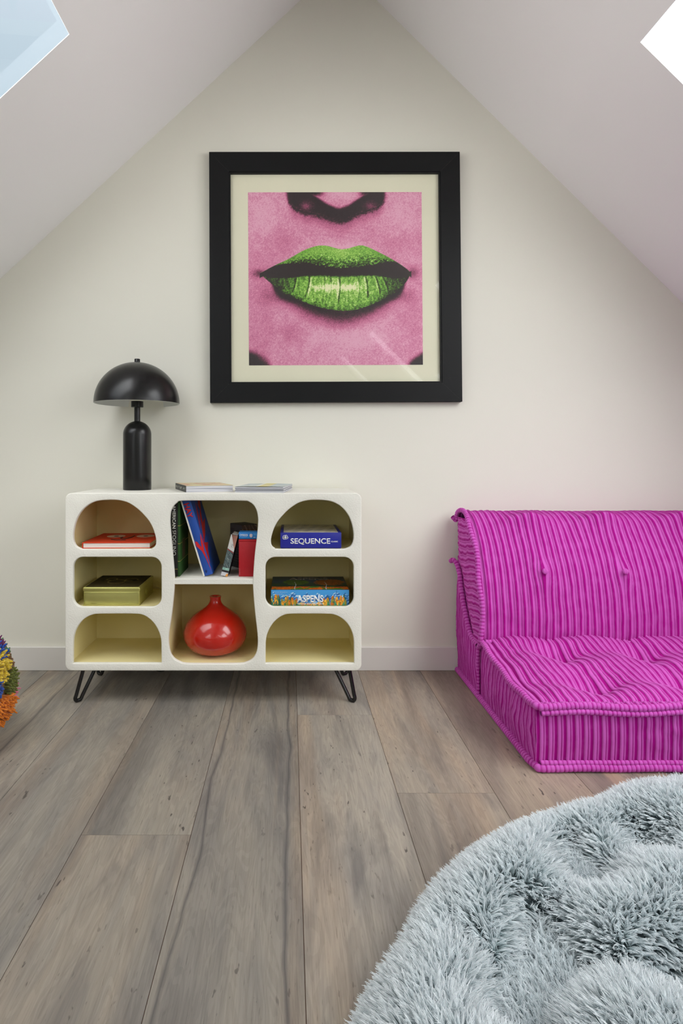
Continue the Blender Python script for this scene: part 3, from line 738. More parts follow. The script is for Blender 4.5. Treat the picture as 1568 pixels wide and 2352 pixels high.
# ------------------------------------------------------------------ boxes and books in the cubbies
YF = -0.356
M_page = mat('book_pages', (226, 222, 216), 0.8, bump=(400, 0.2, 0.001))
# page block with fine horizontal sheets
def stripe_mat(name, rgb, rgb2, axis=2, scale=900):
    m, t, b = new_mat(name); tc = t.nodes.new('ShaderNodeTexCoord'); mp = t.nodes.new('ShaderNodeVectorMath'); mp.operation = 'MULTIPLY'
    v = [3, 3, 3]; v[axis] = scale; mp.inputs[1].default_value = v
    n = t.nodes.new('ShaderNodeTexNoise'); n.inputs['Scale'].default_value = 1; n.inputs['Detail'].default_value = 2
    r = t.nodes.new('ShaderNodeValToRGB'); r.color_ramp.elements[0].position = .35; r.color_ramp.elements[1].position = .6
    r.color_ramp.elements[0].color = (*lin(rgb2), 1); r.color_ramp.elements[1].color = (*lin(rgb), 1)
    t.links.new(tc.outputs['Object'], mp.inputs[0]); t.links.new(mp.outputs[0], n.inputs['Vector']); t.links.new(n.outputs['Fac'], r.inputs[0])
    t.links.new(r.outputs[0], b.inputs['Base Color']); b.inputs['Roughness'].default_value = .7
    return m
M_pages = stripe_mat('page_sheets', (235, 230, 226), (205, 200, 200), 2, 700)
M_pages_x = stripe_mat('page_sheets_upright', (226, 222, 214), (196, 190, 182), 0, 700)
M_orange = mat('orange_cloth_cover', (214, 62, 22), 0.6, bump=(500, .2, .001))
M_ink = mat('black_ink', (30, 22, 20), 0.6); M_cream = mat('pale_ink', (228, 214, 196), 0.6)
M_wtext = mat('white_ink', (238, 238, 236), 0.6)

bk = thing('orange_book', 'orange hardback lying flat in the top left cubby, face drawn on cover', 'book', (-0.778, YF, S1 + .0005), (0, 0, math.radians(1.5)))
W_, D_, H_ = 0.254, 0.285, 0.0215
box('pages', M_pages, bk, 0.003, W_ - .003, 0.003, D_ - .003, 0.0022, H_ - .0022)
box('cover', M_orange, bk, 0, W_, 0, D_, H_ - .0022, H_, 0.0006, 1)
box('cover', M_orange, bk, 0, W_, 0, D_, 0, .0022, 0.0006, 1)
box('spine', M_orange, bk, -.0012, 0.0015, 0, D_, 0, H_, 0.0006, 1)
def ell(cx, cy, rx, ry, n=28): return [(cx + rx * math.cos(2 * math.pi * k / n), cy + ry * math.sin(2 * math.pi * k / n)) for k in range(n)]
top = (0, 0, H_)
for cx, cy in ((0.078, 0.185), (0.196, 0.188)):
    poly('printed_eye', ell(cx, cy, .036, .040), M_cream, bk, top, (1, 0, 0), (0, 1, 0))
    poly('printed_pupil', ell(cx + .002, cy - .004, .010, .010), M_ink, bk, (0, 0, H_ + .0004), (1, 0, 0), (0, 1, 0))
Pn = catmull([(.150, .195, H_ + .0005), (.150, .150, H_ + .0005), (.140, .112, H_ + .0005), (.124, .104, H_ + .0005), (.112, .120, H_ + .0005), (.113, .15, H_ + .0005)], 6)
tube('printed_line', Pn, 0.0022, M_ink, bk, 6)
tube('printed_line', catmull([(.085, .082, H_ + .0005), (.11, .066, H_ + .0005), (.145, .066, H_ + .0005)], 6), 0.0020, M_ink, bk, 6)

# gold tin
M_gold, t, b = new_mat('gold_tin'); b.inputs['Base Color'].default_value = (0.52, 0.50, 0.17, 1); b.inputs['Metallic'].default_value = .8; b.inputs['Roughness'].default_value = .38
nn = t.nodes.new('ShaderNodeTexNoise'); nn.inputs['Scale'].default_value = 14; tcc = t.nodes.new('ShaderNodeTexCoord'); bpp = t.nodes.new('ShaderNodeBump'); bpp.inputs['Strength'].default_value = .12; bpp.inputs['Distance'].default_value = .004
t.links.new(tcc.outputs['Object'], nn.inputs['Vector']); t.links.new(nn.outputs['Fac'], bpp.inputs['Height']); t.links.new(bpp.outputs[0], b.inputs['Normal'])
tin = thing('tin_box', 'gold metal tin box with a lid in the middle left cubby', 'box', (-0.7765, YF, S2 + .0005))
W_, D_, H_ = 0.2145, 0.228, 0.069
box('tin_body', M_gold, tin, 0.0015, W_ - .0015, 0.0015, D_ - .0015, 0, H_ - .010, 0.006, 3)
box('lid', M_gold, tin, 0, W_, 0, D_, H_ - .0165, H_, 0.0045, 3)
box('bottom_rim', M_gold, tin, 0.0004, W_ - .0004, 0.0004, D_ - .0004, 0, .005, 0.0022, 2)
bm = bmesh.new()
Pf = [(0.012, .010), (W_ - .012, .010), (W_ - .012, .046), (0.012, .046)]
def tinlid(u, v):
    x, y = u * 8, v * 8
    f = fbm(x, y, 31, 4); g = vnoise(u * 30, v * 30, 33)
    t_ = f * .8 + g * .25
    c = ramp(t_, [(0, (34, 30, 18)), (.45, (58, 50, 28)), (.58, (66, 57, 28)), (.72, (40, 34, 18)), (1, (96, 86, 44))])
    for cx, cy, r in ((.45, .55, .16), (.7, .40, .12), (.3, .35, .1)):
        d = np.hypot(u - cx, v - cy); c = np.where((np.abs(d - r) < .012)[..., None], np.array(lin((120, 108, 60))), c)
    c = np.where((np.hypot(u - .78, v - .45) < .06)[..., None], np.array(lin((22, 20, 14))), c)
    return c
M_tinprint = attr_mat('printed_tin_lid', 0.75, spec=.15)
painted('lid_print', 70, 70, (.007, .007, H_), (1, 0, 0), (0, 1, 0), W_ - .014, D_ - .014, tinlid, M_tinprint, tin, .0004)
Pt = [(.006, -.0002, .0075), (.006, -.0002, H_ - .021), (W_ - .006, -.0002, H_ - .021), (W_ - .006, -.0002, .0075), (.006, -.0002, .0075)]
tube('embossed_border', [(a[0] * 1.0, a[1] + .0006, a[2]) for a in sum([[tuple(Vector(p).lerp(Vector(q2), k / 8)) for k in range(8)] for p, q2 in zip(Pt[:-1], Pt[1:])], [])], 0.0009, M_gold, tin, 6)
tube('embossed_ring', [(W_ - .0006, .105 + .013 * math.cos(a), .030 + .013 * math.sin(a)) for a in np.linspace(0, 2 * math.pi, 25)], 0.0012, M_gold, tin, 6)

# blue strategy game
M_gblue = mat('blue_printed_card', (22, 30, 148), 0.45)
M_gtop = mat('grey_printed_card', (196, 190, 172), 0.5)
gb_ = thing('blue_game_box', 'dark blue board game box with white lettering in the top right cubby', 'game box', (-0.0350, YF, S1 + .0005))
W_, D_, H_ = 0.2290, 0.268, 0.0595
box('tray', M_gblue, gb_, 0.0015, W_ - .0015, .0015, D_ - .0015, 0, H_ - .006, .001, 1)
box('lid', M_gblue, gb_, 0, W_, 0, D_, 0.0015, H_, .0012, 2)
def seqtop(u, v):
    c = np.ones(u.shape + (3,)) * np.array(lin((205, 198, 178)))
    for k in range(9):
        cy = .12 + .1 * k; d = np.abs(v - cy - .05 * np.sin(u * 9 + k * 1.7)) ; c = np.where(((d < .012) & (np.sin(u * 31 + k) > -.2))[..., None], np.array(lin((120, 118, 128))), c)
    return c * (0.9 + .15 * fbm(u * 12, v * 12, 5)[..., None])
M_prt = attr_mat('printed_card', 0.45)
painted('lid_print', 80, 80, (.012, .004, H_), (1, 0, 0), (0, 1, 0), W_ - .024, D_ - .008, seqtop, M_prt, gb_, .0005)
sx = lambda px: (px / 4.275 + 580 - 643.6) / 612.5
sz = lambda py: H_ - ((py - 620) / 4.275) / 612.5
text('lettering', 'SEQUENCE', M_wtext, gb_, (sx(372), 0, sz(740)), (1, 0, 0), (0, 0, 1), sx(762) - sx(372), sz(676) - sz(740), bold=0.018)
text('lettering', 'CLASSIC', M_wtext, gb_, (sx(770), 0, sz(715)), (1, 0, 0), (0, 0, 1), sx(838) - sx(770), sz(701) - sz(715), bold=0.02)
text('lettering', 'TM', M_wtext, gb_, (sx(762), 0, sz(684)), (1, 0, 0), (0, 0, 1), .0020, .0012)
HX = [(-.0104, .0030), (-.0072, .0072), (.0038, .0088), (.0068, .0062), (.0106, -.0012), (.0088, -.0054), (-.0002, -.0080), (-.0072, -.0076), (-.0106, -.0040)]
ec = (sx(322), -.0006, sz(666))
poly('emblem', [p for p in HX], M_wtext, gb_, ec, (1, 0, 0), (0, 0, 1), .0002)
poly('emblem', [(p[0] * .84, p[1] * .82) for p in HX], M_gblue, gb_, (ec[0], ec[1] - .0002, ec[2]), (1, 0, 0), (0, 0, 1), .0002)
for cx_, cy_, r_ in ((0, .0042, .0022), (-.0018, .0016, .0020), (.0018, .0016, .0020), (-.0055, -.0010, .0026), (.0055, -.0010, .0026)):
    poly('emblem', ell(cx_, cy_, r_, r_), M_wtext, gb_, (ec[0], ec[1] - .0004, ec[2]), (1, 0, 0), (0, 0, 1), .0002)
poly('emblem', [(-.0094, .0004), (-.0088, -.0034), (0, -.0040), (.0088, -.0028), (.0094, .0006), (0, -.0006)][::-1], M_wtext, gb_, (ec[0], ec[1] - .0004, ec[2]), (1, 0, 0), (0, 0, 1), .0002)

# forest game
fg = thing('forest_game_box', 'board game box printed with mountains and autumn trees, middle right cubby', 'game box', (-0.0705, YF, S2 + .0005))
W_, D_, H_ = 0.2940, 0.245, 0.0600
M_navy = mat('navy_card', (16, 34, 62), 0.4)
box('tray', M_navy, fg, 0.0015, W_ - .0015, .0015, D_ - .0015, 0, H_ - .006, .001, 1)
box('lid', M_navy, fg, 0, W_, 0, D_, 0.001, H_, .0010, 1)
def forest(u, v):
    r = np.random.default_rng(5)
    C = ramp(v, [(0, (70, 160, 226)), (.5, (64, 150, 214)), (1, (40, 110, 170))])
    rid = np.zeros_like(u) + .62
    for cx, hgt, wd in ((.04, .42, .10), (.18, .36, .12), (.28, .5, .12), (.36, .30, .09), (.46, .44, .10), (.60, .42, .12), (.72, .34, .09), (.84, .54, .12), (.95, .42, .12)):
        rid = np.minimum(rid, .62 - hgt * np.clip(1 - np.abs(u - cx) / wd, 0, 1) + .03 * np.sin(u * 190 + cx * 40))
    dpt = (v - rid)
    sh = vnoise(u * 75 + v * 18, v * 14, 9); inm = dpt > 0
    mc = ramp(sh * .85 + .15 * (dpt < .1), [(0, (24, 74, 136)), (.45, (44, 112, 184)), (.6, (96, 168, 222)), (.8, (190, 224, 240)), (1, (225, 240, 246))])
    C = np.where(inm[..., None], mc, C)
    pal = [(222, 146, 30), (198, 112, 24), (238, 176, 52), (36, 128, 90), (24, 96, 74), (60, 150, 110), (150, 140, 40)]
    tr = []
    for k in range(130):
        cx = r.random(); edge = abs(cx - .5) * 2
        hgt = (.18 + .62 * r.random() * (.35 + .65 * edge)) * (1 if abs(cx - .5) > .17 else .45)
        tr.append((hgt, cx, pal[r.integers(len(pal))], .008 + .012 * r.random()))
    tr.sort(key=lambda q: -q[0])
    for hgt, cx, pc, wd in tr:
        ty = 1 - hgt; t_ = (v - ty) / (hgt + 1e-6)
        con = pc[1] > pc[0]
        wloc = wd * (.25 + 1.1 * np.clip(t_, 0, 1)) if con else wd * 1.25 * np.sqrt(np.clip(1 - (t_ * 1.5 - .75) ** 2 / .6, 0, 1))
        m_ = (t_ > 0) & (np.abs(u - cx) < wloc * (.75 + .5 * vnoise(u * 160, v * 34, 3)))
        shade = .55 + .8 * vnoise(u * 130, v * 30, 6) * (1 - .4 * np.clip((u - cx) / wd, -1, 1))
        C = np.where(m_[..., None], np.array(lin(pc)) * shade[..., None], C)
    return C
painted('side_print', 330, 68, (.001, 0, .001), (1, 0, 0), (0, 0, 1), W_ - .002, H_ - .002, forest, M_prt, fg, .0006)
def ftop(u, v):
    C = ramp(v, [(0, (16, 32, 58)), (.45, (34, 70, 104)), (.6, (26, 62, 50)), (1, (22, 46, 30))])
    n1 = fbm(u * 14, v * 9, 41); n2 = vnoise(u * 70, v * 40, 42)
    crown = (np.hypot((u - .32) / .17, (v - .47) / .20) < .85 + .3 * n2) | (np.hypot((u - .78) / .20, (v - .47) / .24) < .85 + .3 * n2)
    cc_ = np.where((u > .55)[..., None], np.array(lin((150, 84, 26))), np.array(lin((70, 110, 40))))
    C = np.where(crown[..., None], cc_ * (.4 + 1.1 * n2[..., None]), C)
    low = v > .80 + .08 * (n1 - .5)
    lc = np.where((fbm(u * 9, v * 4, 43) > .5)[..., None], np.array(lin((190, 96, 22))), np.array(lin((52, 120, 40))))
    C = np.where(low[..., None], lc * (.45 + 1.0 * n2[..., None]), C)
    for cx in (.31, .72): C = np.where(((np.abs(u - cx - .01 * np.sin(v * 12)) < .004) & (v > .45))[..., None], np.array(lin((190, 200, 215))), C)
    return C
painted('lid_print', 200, 90, (.002, .002, H_), (1, 0, 0), (0, 1, 0), W_ - .004, D_ - .004, ftop, M_prt, fg, .0005)
ax = lambda px: (px - 180) / (948 - 180) * W_
az = lambda py: (1333 - py) / (1333 - 1173) * H_
text('lettering', 'ASPENS', M_wtext, fg, (ax(436), -.0007, az(1300)), (1, 0, 0), (0, 0, 1), ax(694) - ax(436), az(1228) - az(1300), bold=0.028)
text('lettering', 'THE COZY TINY FOREST GAME', M_wtext, fg, (ax(436), -.0007, az(1324)), (1, 0, 0), (0, 0, 1), ax(694) - ax(436), az(1308) - az(1324), bold=.012)
M_gtext = mat('grey_ink', (120, 118, 118), 0.6)
text('lettering', 'ASPENS', M_gtext, fg, (.068, .175, H_ + .0006), (1, 0, 0), (0, 1, 0), .158, .048, bold=0.028)
marks('printed_marks', M_wtext, fg, (ax(218), -.0007, az(1203)), (1, 0, 0), (0, 0, 1), ax(345) - ax(218), .0030, 22, 8)
marks('printed_marks', M_wtext, fg, (ax(218), -.0007, az(1222)), (1, 0, 0), (0, 0, 1), ax(300) - ax(218), .0030, 14, 9)
poly('emblem', [(ax(197), az(1196)), (ax(203), az(1206)), (ax(216), az(1188)), (ax(203), az(1199))], M_wtext, fg, (0, -.0007, 0), (1, 0, 0), (0, 0, 1))

# --- books in the upper middle cubby
YS = -0.338
M_green = mat('green_cloth', (34, 78, 22), 0.6, bump=(600, .4, .001), vary=(60, .25))
M_spine = mat('black_cloth_spine', (26, 26, 24), 0.65)
gbk = thing('green_cookbook', 'tall dark green book with black spine standing leftmost in the middle cubby', 'book', (-0.4555, YS, SM + .0005))
HB = 0.292; TB = 0.0405
box('pages', M_pages_x, gbk, .003, TB - .003, .004, .180, .003, HB - .003)
box('cover', M_green, gbk, 0, .003, 0.001, .185, 0, HB, .0005, 1)
box('cover', M_green, gbk, TB - .0085, TB, 0.001, .185, 0, HB, .0008, 1)
box('spine', M_spine, gbk, 0, TB - .0085, -.001, .003, 0, HB, .0005, 1)
M_goldink = mat('gold_ink', (176, 150, 70), 0.4)
XS = lambda px: (380 + px / 7.127 - 665) / 607 + 0.4555
ZS = lambda py: EYE - (1140 + py / 7.127 - 1052) / 607 - SM
text('lettering', 'AMERICAN', M_wtext, gbk, (XS(112), -.0011, ZS(150)), (0, 0, -1), (1, 0, 0), ZS(150) - ZS(530), XS(166) - XS(112), bold=0.022)
text('lettering', 'SFOGLINO', M_wtext, gbk, (XS(116), -.0011, ZS(560)), (0, 0, -1), (1, 0, 0), ZS(560) - ZS(968), XS(170) - XS(116), bold=-0.012)
box('gold_line', M_goldink, gbk, XS(140), XS(200), -.0014, -.0009, ZS(1198), ZS(1190))
for py in (485, 778, 1068): box('gold_line', M_goldink, gbk, TB - .0087, TB + .0003, 0.0006, .184, ZS(py + 4), ZS(py - 4))
box('cover_label', mat('tan_print', (88, 74, 48), .6), gbk, TB - .0002, TB + .0004, .05, .11, ZS(1040), ZS(735))

M_hblue = mat('blue_cover', (24, 74, 160), 0.5, vary=(8, .05)); M_hred = mat('red_ink', (200, 20, 26), 0.5)
ANG = math.radians(-16.9)
hb = thing('blue_leaning_book', 'blue hardback with red lettering leaning left against the green book', 'book', (-0.3265, YS, SM + .0003), (0, ANG, 0))
HL = 0.303; TH_ = 0.0375
box('pages', M_pages_x, hb, .004, TH_ - .003, .006, .236, .003, HL - .003)
box('cover', M_hblue, hb, TH_ - .003, TH_, 0.002, .24, 0, HL, .0006, 1)
o = box('cover', mat('white_board', (226, 222, 210), .6), hb, 0, .0058, 0.0, .24, 0, HL, .0006, 1); o['label'] = 'white board edge'
# rounded spine
bm = bmesh.new(); ns = 14; pts = []
for k in range(ns + 1):
    f = k / ns; pts.append((.0062 + f * (TH_ - .0062), .0015 - .0035 * math.sin(math.pi * f) - .002 * f))
A = [bm.verts.new((x, y, 0)) for x, y in pts]; Bv = [bm.verts.new((x, y, HL)) for x, y in pts]
for k in range(ns): bm.faces.new((A[k], A[k + 1], Bv[k + 1], Bv[k]))
Ai = [bm.verts.new((x, y + .003, 0)) for x, y in pts]; Bi = [bm.verts.new((x, y + .003, HL)) for x, y in pts]
for k in range(ns): bm.faces.new((Ai[k + 1], Ai[k], Bi[k], Bi[k + 1])); bm.faces.new((A[k], Ai[k], Ai[k + 1], A[k + 1])); bm.faces.new((B_ := Bv[k], Bv[k + 1], Bi[k + 1], Bi[k]))
bm.faces.new((A[0], Bv[0], Bi[0], Ai[0])); bm.faces.new((A[-1], Ai[-1], Bi[-1], Bv[-1]))
bmesh.ops.recalc_face_normals(bm, faces=bm.faces); bm_obj('spine', bm, M_hblue, hb, angle=40)
ysp = -.0037
text('lettering', 'HAY', M_hred, hb, (.0090, ysp, HL - .019), (0, 0, -1), (1, 0, 0), .058, .0205, bold=0.028)
# large red graphic wrapping spine and cover
poly('printed_graphic', [(.0092, .118), (.0092, .136), (.0165, .1335), (.0262, .108), (.0365, .162), (.0365, .120), (.0325, .094), (.0365, .012), (.0310, .062), (.0235, .094)][::-1], M_hred, hb, (0, ysp, 0), (1, 0, 0), (0, 0, 1), .0005)
for pts in ([(.02, .175), (.055, .24), (.09, .275), (.07, .215)], [(.02, .125), (.10, .225), (.16, .25), (.11, .19), (.19, .20), (.09, .145)], [(.0, .16), (.02, .12), (.10, .11), (.05, .09), (.0, .04)], [(.12, .26), (.19, .30), (.20, .27), (.15, .235)]):
    poly('printed_graphic', pts, M_hred, hb, (TH_, .003, 0), (0, 1, 0), (0, 0, 1), .0004)
tube('emblem', [(.0165 + .0032 * math.cos(a), ysp - .0001, .0165 + .0036 * math.sin(a)) for a in np.linspace(0, 2 * math.pi, 21)], .00045, M_ink, hb, 6)
box('emblem', M_ink, hb, .0162, .0168, ysp - .0005, ysp + .0005, .0105, .0225)

# small book with photo spine, leaning right
def photospine(u, v):
    C = np.ones(u.shape + (3,)) * np.array(lin((206, 204, 200)))
    tri = (u > .1 + v * 2.6) ; C = np.where((tri & (v < .34))[..., None], ramp(u * .6 + v, [(0, (90, 60, 50)), (1, (190, 130, 112))]), C)
    st = vnoise(v * 22, v * 90 - u * 16, 51) + .3 * vnoise(u * 14, v * 60, 52)
    body = v > .40 - .06 * (1 - u) ; sc_ = ramp(st / 1.3, [(0, (20, 20, 22)), (.35, (46, 52, 56)), (.55, (110, 130, 128)), (.7, (60, 80, 84)), (1, (200, 206, 196))])
    C = np.where(body[..., None], sc_, C)
    C = np.where((np.abs(v - .38 - .06 * u + .02) < .008)[..., None], np.array(lin((170, 40, 36))), C)
    for k in range(4): C = np.where(((np.abs(v - .215 - k * .022 - .02 * u) < .005) & (u > .40) & (u < .40 + .34 * (.6 + .4 * math.sin(k * 2.1)) + .1) & (np.sin(u * 90) > -.5))[..., None], np.array(lin((70, 70, 74))), C)
    C = np.where(((v > .80) & (v < .86))[..., None], np.array(lin((150, 190, 176))) * (.6 + .5 * vnoise(u * 8, v * 40, 3))[..., None], C)
    C = np.where(((v > .86) & (v < .91))[..., None], np.array(lin((40, 38, 40))), C)
    C = np.where((v > .91)[..., None], np.array(lin((196, 196, 200))), C)
    C = np.where(((v > .93) & (u > .4) & (v > 1.25 - u * .4))[..., None], np.array(lin((226, 150, 66))), C)
    return C
pb = thing('photo_book', 'small thick book with photo-printed spine leaning right beside the red box', 'book', (-0.2345, YS - .004, SM + .0003), (0, math.radians(14.2), 0))
M_darkcov = mat('dark_photo_cover', (44, 40, 40), .5)
box('pages', M_pages_x, pb, -.0245, -.002, .003, .108, .002, .158)
box('cover', M_darkcov, pb, -.0022, 0, 0, .11, 0, .160, .0004, 1); box('cover', M_darkcov, pb, -.0265, -.0243, 0, .11, 0, .160, .0004, 1)
box('spine', M_darkcov, pb, -.0265, 0, -.001, .003, 0, .160, .0004, 1)
painted('spine_print', 40, 200, (-.0262, -.001, .0006), (1, 0, 0), (0, 0, 1), .0258, .1588, photospine, M_prt, pb, .0005)

M_redbox = mat('red_textured_card', (176, 10, 28), 0.45, bump=(90, .35, .002), vary=(20, .08))
rb = thing('red_box', 'plain red upright box at the right end of the middle shelf', 'box', (-0.1925, YS, SM + .0005))
box('box_body', M_redbox, rb, 0, .0790, 0, .115, 0, .137, .0012, 2)
box('lid', M_redbox, rb, -.0004, .0794, -.0004, .1154, .131, .1405, .0012, 2)
marks('printed_marks', mat('pale_pink_print', (226, 160, 166), .6), rb, (.0050, -.0006, .0045), (0, 0, 1), (-1, 0, 0), .0285, .0026, 14, 3)
M_sky = mat('light_blue_card', (38, 128, 204), 0.45)
bx = thing('small_blue_box', 'small light blue game box lying on top of the red box', 'box', (-0.1925, YS, SM + .1408))
box('box_body', M_navy, bx, .0004, .0790, .001, .052, 0, .0035, .0004, 1)
box('lid', M_sky, bx, 0, .0794, 0, .053, .0025, .0275, .0010, 2)
text('lettering', 'CYOCCS', M_wtext, bx, (.0035, 0, .0125), (1, 0, 0), (0, 0, 1), .0300, .0078, bold=.03)
marks('printed_marks', M_wtext, bx, (.0100, 0, .0090), (1, 0, 0), (0, 0, 1), .022, .0014, 16, 5)
poly('emblem', [(.041, .012), (.046, .007), (.051, .010), (.052, .019), (.046, .022), (.041, .019)], mat('pale_pink_ink', (214, 200, 206), .6), bx, (0, 0, 0), (1, 0, 0), (0, 0, 1))
text('lettering', 'CE', M_wtext, bx, (.0560, 0, .0062), (1, 0, 0), (0, 0, 1), .0070, .0038)
for k in range(3): box('printed_line', mat('faint_blue_ink', (90, 170, 226), .6), bx, .056, .075, -.0003, .0005, .015 + k * .003, .0162 + k * .003)

M_gbox = mat('dark_grey_card', (66, 62, 58), 0.55)
ga = math.atan2(.594, .804)
gx = thing('grey_box', 'dark grey patterned box standing at an angle behind the red box', 'box', (-0.193, -0.183, SM + .0005), (0, 0, ga))
box('box_body', M_gbox, gx, 0, .072, 0, .092, 0, .1775, .001, 2)
def pat(u, v):
    n_ = np.abs(np.sin(u * 22 + 6 * np.abs(((v * 5) % 1) - .5))) ; n2_ = np.abs(np.sin(u * 13 - v * 17 + 2 * vnoise(u * 5, v * 5, 4)))
    return ramp(np.where(v < .32, .3 + .5 * (n2_ < .25) + .1 * n_, .18 + .05 * n_), [(0, (40, 36, 34)), (.4, (104, 86, 76)), (.8, (150, 128, 114)), (1, (170, 150, 136))])
painted('front_print', 50, 90, (.001, -.0001, .001), (1, 0, 0), (0, 0, 1), .070, .175, pat, M_prt, gx, .0005)
def side(u, v):
    C = np.ones(u.shape + (3,)) * np.array(lin((92, 88, 84)))
    bar = (u > .08) & (u < .34) & (v > .10) & (v < .24) & (np.sin(u * 150) + .5 * np.sin(u * 67) > .1); C = np.where(bar[..., None], np.array(lin((26, 26, 26))), C)
    tx = (((v > .3) & (v < .92)) & (np.sin(v * 105) > .4) & (u > .1) & (u < .9)); C = np.where(tx[..., None], np.array(lin((126, 122, 116))), C)
    C = np.where((v > .30)[..., None], C * .55, C)
    t2 = (np.hypot((u - .68) / .22, (v - .17) / .05) < 1); C = np.where(t2[..., None], np.array(lin((70, 68, 66))), C)
    return C
painted('side_print', 60, 90, (-.0001, .091, .001), (0, -1, 0), (0, 0, 1), .090, .175, side, M_prt, gx, .0005)

# --- on top of the sideboard
M_edge = stripe_mat('magazine_page_edges', (222, 222, 226), (150, 152, 162), 2, 520)
def cov_a(u, v):
    n1 = fbm(u * 4, v * 4, 61)
    return ramp(n1, [(0, (196, 186, 120)), (.4, (222, 214, 168)), (.55, (206, 150, 120)), (.7, (214, 206, 170)), (1, (230, 210, 120))])
M_gtext2 = mat('pale_grey_print', (190, 192, 180), .6)
ab = thing('magazine_book', 'thick softcover book with dark spine lying left on the sideboard top', 'book', (-0.393, -0.334, CZ1), (0, 0, math.radians(19)))
box('pages', M_edge, ab, .001, .182, .001, .262, .0012, .0238)
box('cover', M_edge, ab, 0, .184, 0, .264, 0, .0013); box('cover', mat('cream_cover', (214, 206, 160), .4), ab, 0, .184, 0, .264, .0237, .0250)
painted('cover_print', 60, 80, (.001, .001, .0250), (1, 0, 0), (0, 1, 0), .182, .262, cov_a, M_prt, ab, .0004)
box('spine', mat('charcoal_spine', (62, 64, 62), .5), ab, -.0015, .0008, 0, .264, 0, .0250, .0003, 1)
for k_, (y_, wd_, n_) in enumerate(((.245, .050, 3), (.175, .026, 2), (.138, .046, 4), (.078, .010, 1), (.058, .048, 5))):
    marks('printed_marks', M_gtext2, ab, (-.0015, y_, .0055 + .001 * (k_ % 2)), (0, -1, 0), (0, 0, 1), wd_, .0125, n_, 20 + k_)

def cov_b(u, v):
    n1 = fbm(u * 3, v * 3, 71); C = ramp(n1, [(0, (150, 166, 176)), (.5, (186, 198, 200)), (1, (206, 210, 196))])
    C = np.where(((u > .42) & (u < .66))[..., None], np.array(lin((214, 204, 140))) * (.85 + .3 * n1[..., None]), C)
    return np.where(((u > .36) & (u < .42))[..., None], np.array(lin((230, 232, 228))), C)
mz = CZ1; base_ang = math.radians(-7)
lbls = ['bottom magazine of the stack at the middle of the sideboard top', 'middle magazine in the stack of three on the sideboard top', 'topmost magazine with grey and yellow cover on the sideboard top']
M_magc = mat('dark_magazine_cover', (70, 76, 92), .35)
for k in range(3):
    th_ = (.0072, .0070, .0072)[k]
    mg = thing('magazine', lbls[k], 'magazine', (-0.2065 + (.0, .0008, -.0004)[k], -0.3440 + (.0, .0010, .0002)[k], mz), (0, 0, base_ang + math.radians((0, .5, -.3)[k])), 'magazines on the sideboard')
    box('pages', M_edge, mg, .001, .184, .001, .277, .0005, th_ - .0006)
    box('cover', M_magc if k else M_edge, mg, 0, .185, 0, .278, 0, .0005)
    if k < 2: box('cover', M_magc, mg, 0, .185, 0, .278, th_ - .0007, th_ - .0001)
    else:
        uu_, vv_ = np.meshgrid(np.linspace(0, 1, 60), np.linspace(0, 1, 60), indexing='ij')
        lift = .0016 * (1 - smooth(0, .25, 1 - vv_)) * np.sin(uu_ * 3) + .004 * smooth(.3, .9, 1 - vv_) * np.sin(np.pi * uu_) * .6
        P_ = np.stack([uu_ * .185, (1 - vv_) * .278, th_ + lift * 1.0], -1)
        np_mesh('cover', P_, grid_faces(60, 60, True), M_prt, mg, cols=cov_b(uu_, vv_))
        box('cover', M_magc, mg, 0.0005, .1845, .0003, .2775, th_ - .0007, th_ - .0002)
    mz += th_

# ------------------------------------------------------------------ sofa
def cord_mat():
    m, t, b = new_mat('magenta_corduroy')
    a = t.nodes.new('ShaderNodeVertexColor'); a.layer_name = 'Col'
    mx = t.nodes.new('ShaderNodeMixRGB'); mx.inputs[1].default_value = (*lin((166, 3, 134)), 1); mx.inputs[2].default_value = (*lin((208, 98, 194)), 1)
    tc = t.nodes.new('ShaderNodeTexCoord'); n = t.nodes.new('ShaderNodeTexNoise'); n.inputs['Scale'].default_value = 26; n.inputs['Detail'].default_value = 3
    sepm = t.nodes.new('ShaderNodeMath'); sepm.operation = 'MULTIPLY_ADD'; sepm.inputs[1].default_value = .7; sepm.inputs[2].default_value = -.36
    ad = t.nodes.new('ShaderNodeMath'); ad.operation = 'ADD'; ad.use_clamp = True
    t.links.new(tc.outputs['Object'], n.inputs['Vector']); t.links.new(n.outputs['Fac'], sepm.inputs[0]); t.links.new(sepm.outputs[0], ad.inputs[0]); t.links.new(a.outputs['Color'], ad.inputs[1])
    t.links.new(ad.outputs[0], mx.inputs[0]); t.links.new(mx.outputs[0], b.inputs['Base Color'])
    b.inputs['Roughness'].default_value = .8; b.inputs['Specular IOR Level'].default_value = .15
    b.inputs['Sheen Weight'].default_value = .35; b.inputs['Sheen Roughness'].default_value = .4; b.inputs['Sheen Tint'].default_value = (*lin((240, 150, 226)), 1)
    n2 = t.nodes.new('ShaderNodeTexNoise'); n2.inputs['Scale'].default_value = 700; bp = t.nodes.new('ShaderNodeBump'); bp.inputs['Strength'].default_value = .25; bp.inputs['Distance'].default_value = .001
    t.links.new(tc.outputs['Object'], n2.inputs['Vector']); t.links.new(n2.outputs['Fac'], bp.inputs['Height']); t.links.new(bp.outputs[0], b.inputs['Normal'])
    return m
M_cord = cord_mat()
PITCH = 0.0262
SURF = {}
def ribcol(s, h): return smooth(.15, .75, h) * np.where((s / PITCH) % 1.0 < .44, 1.0, .85)
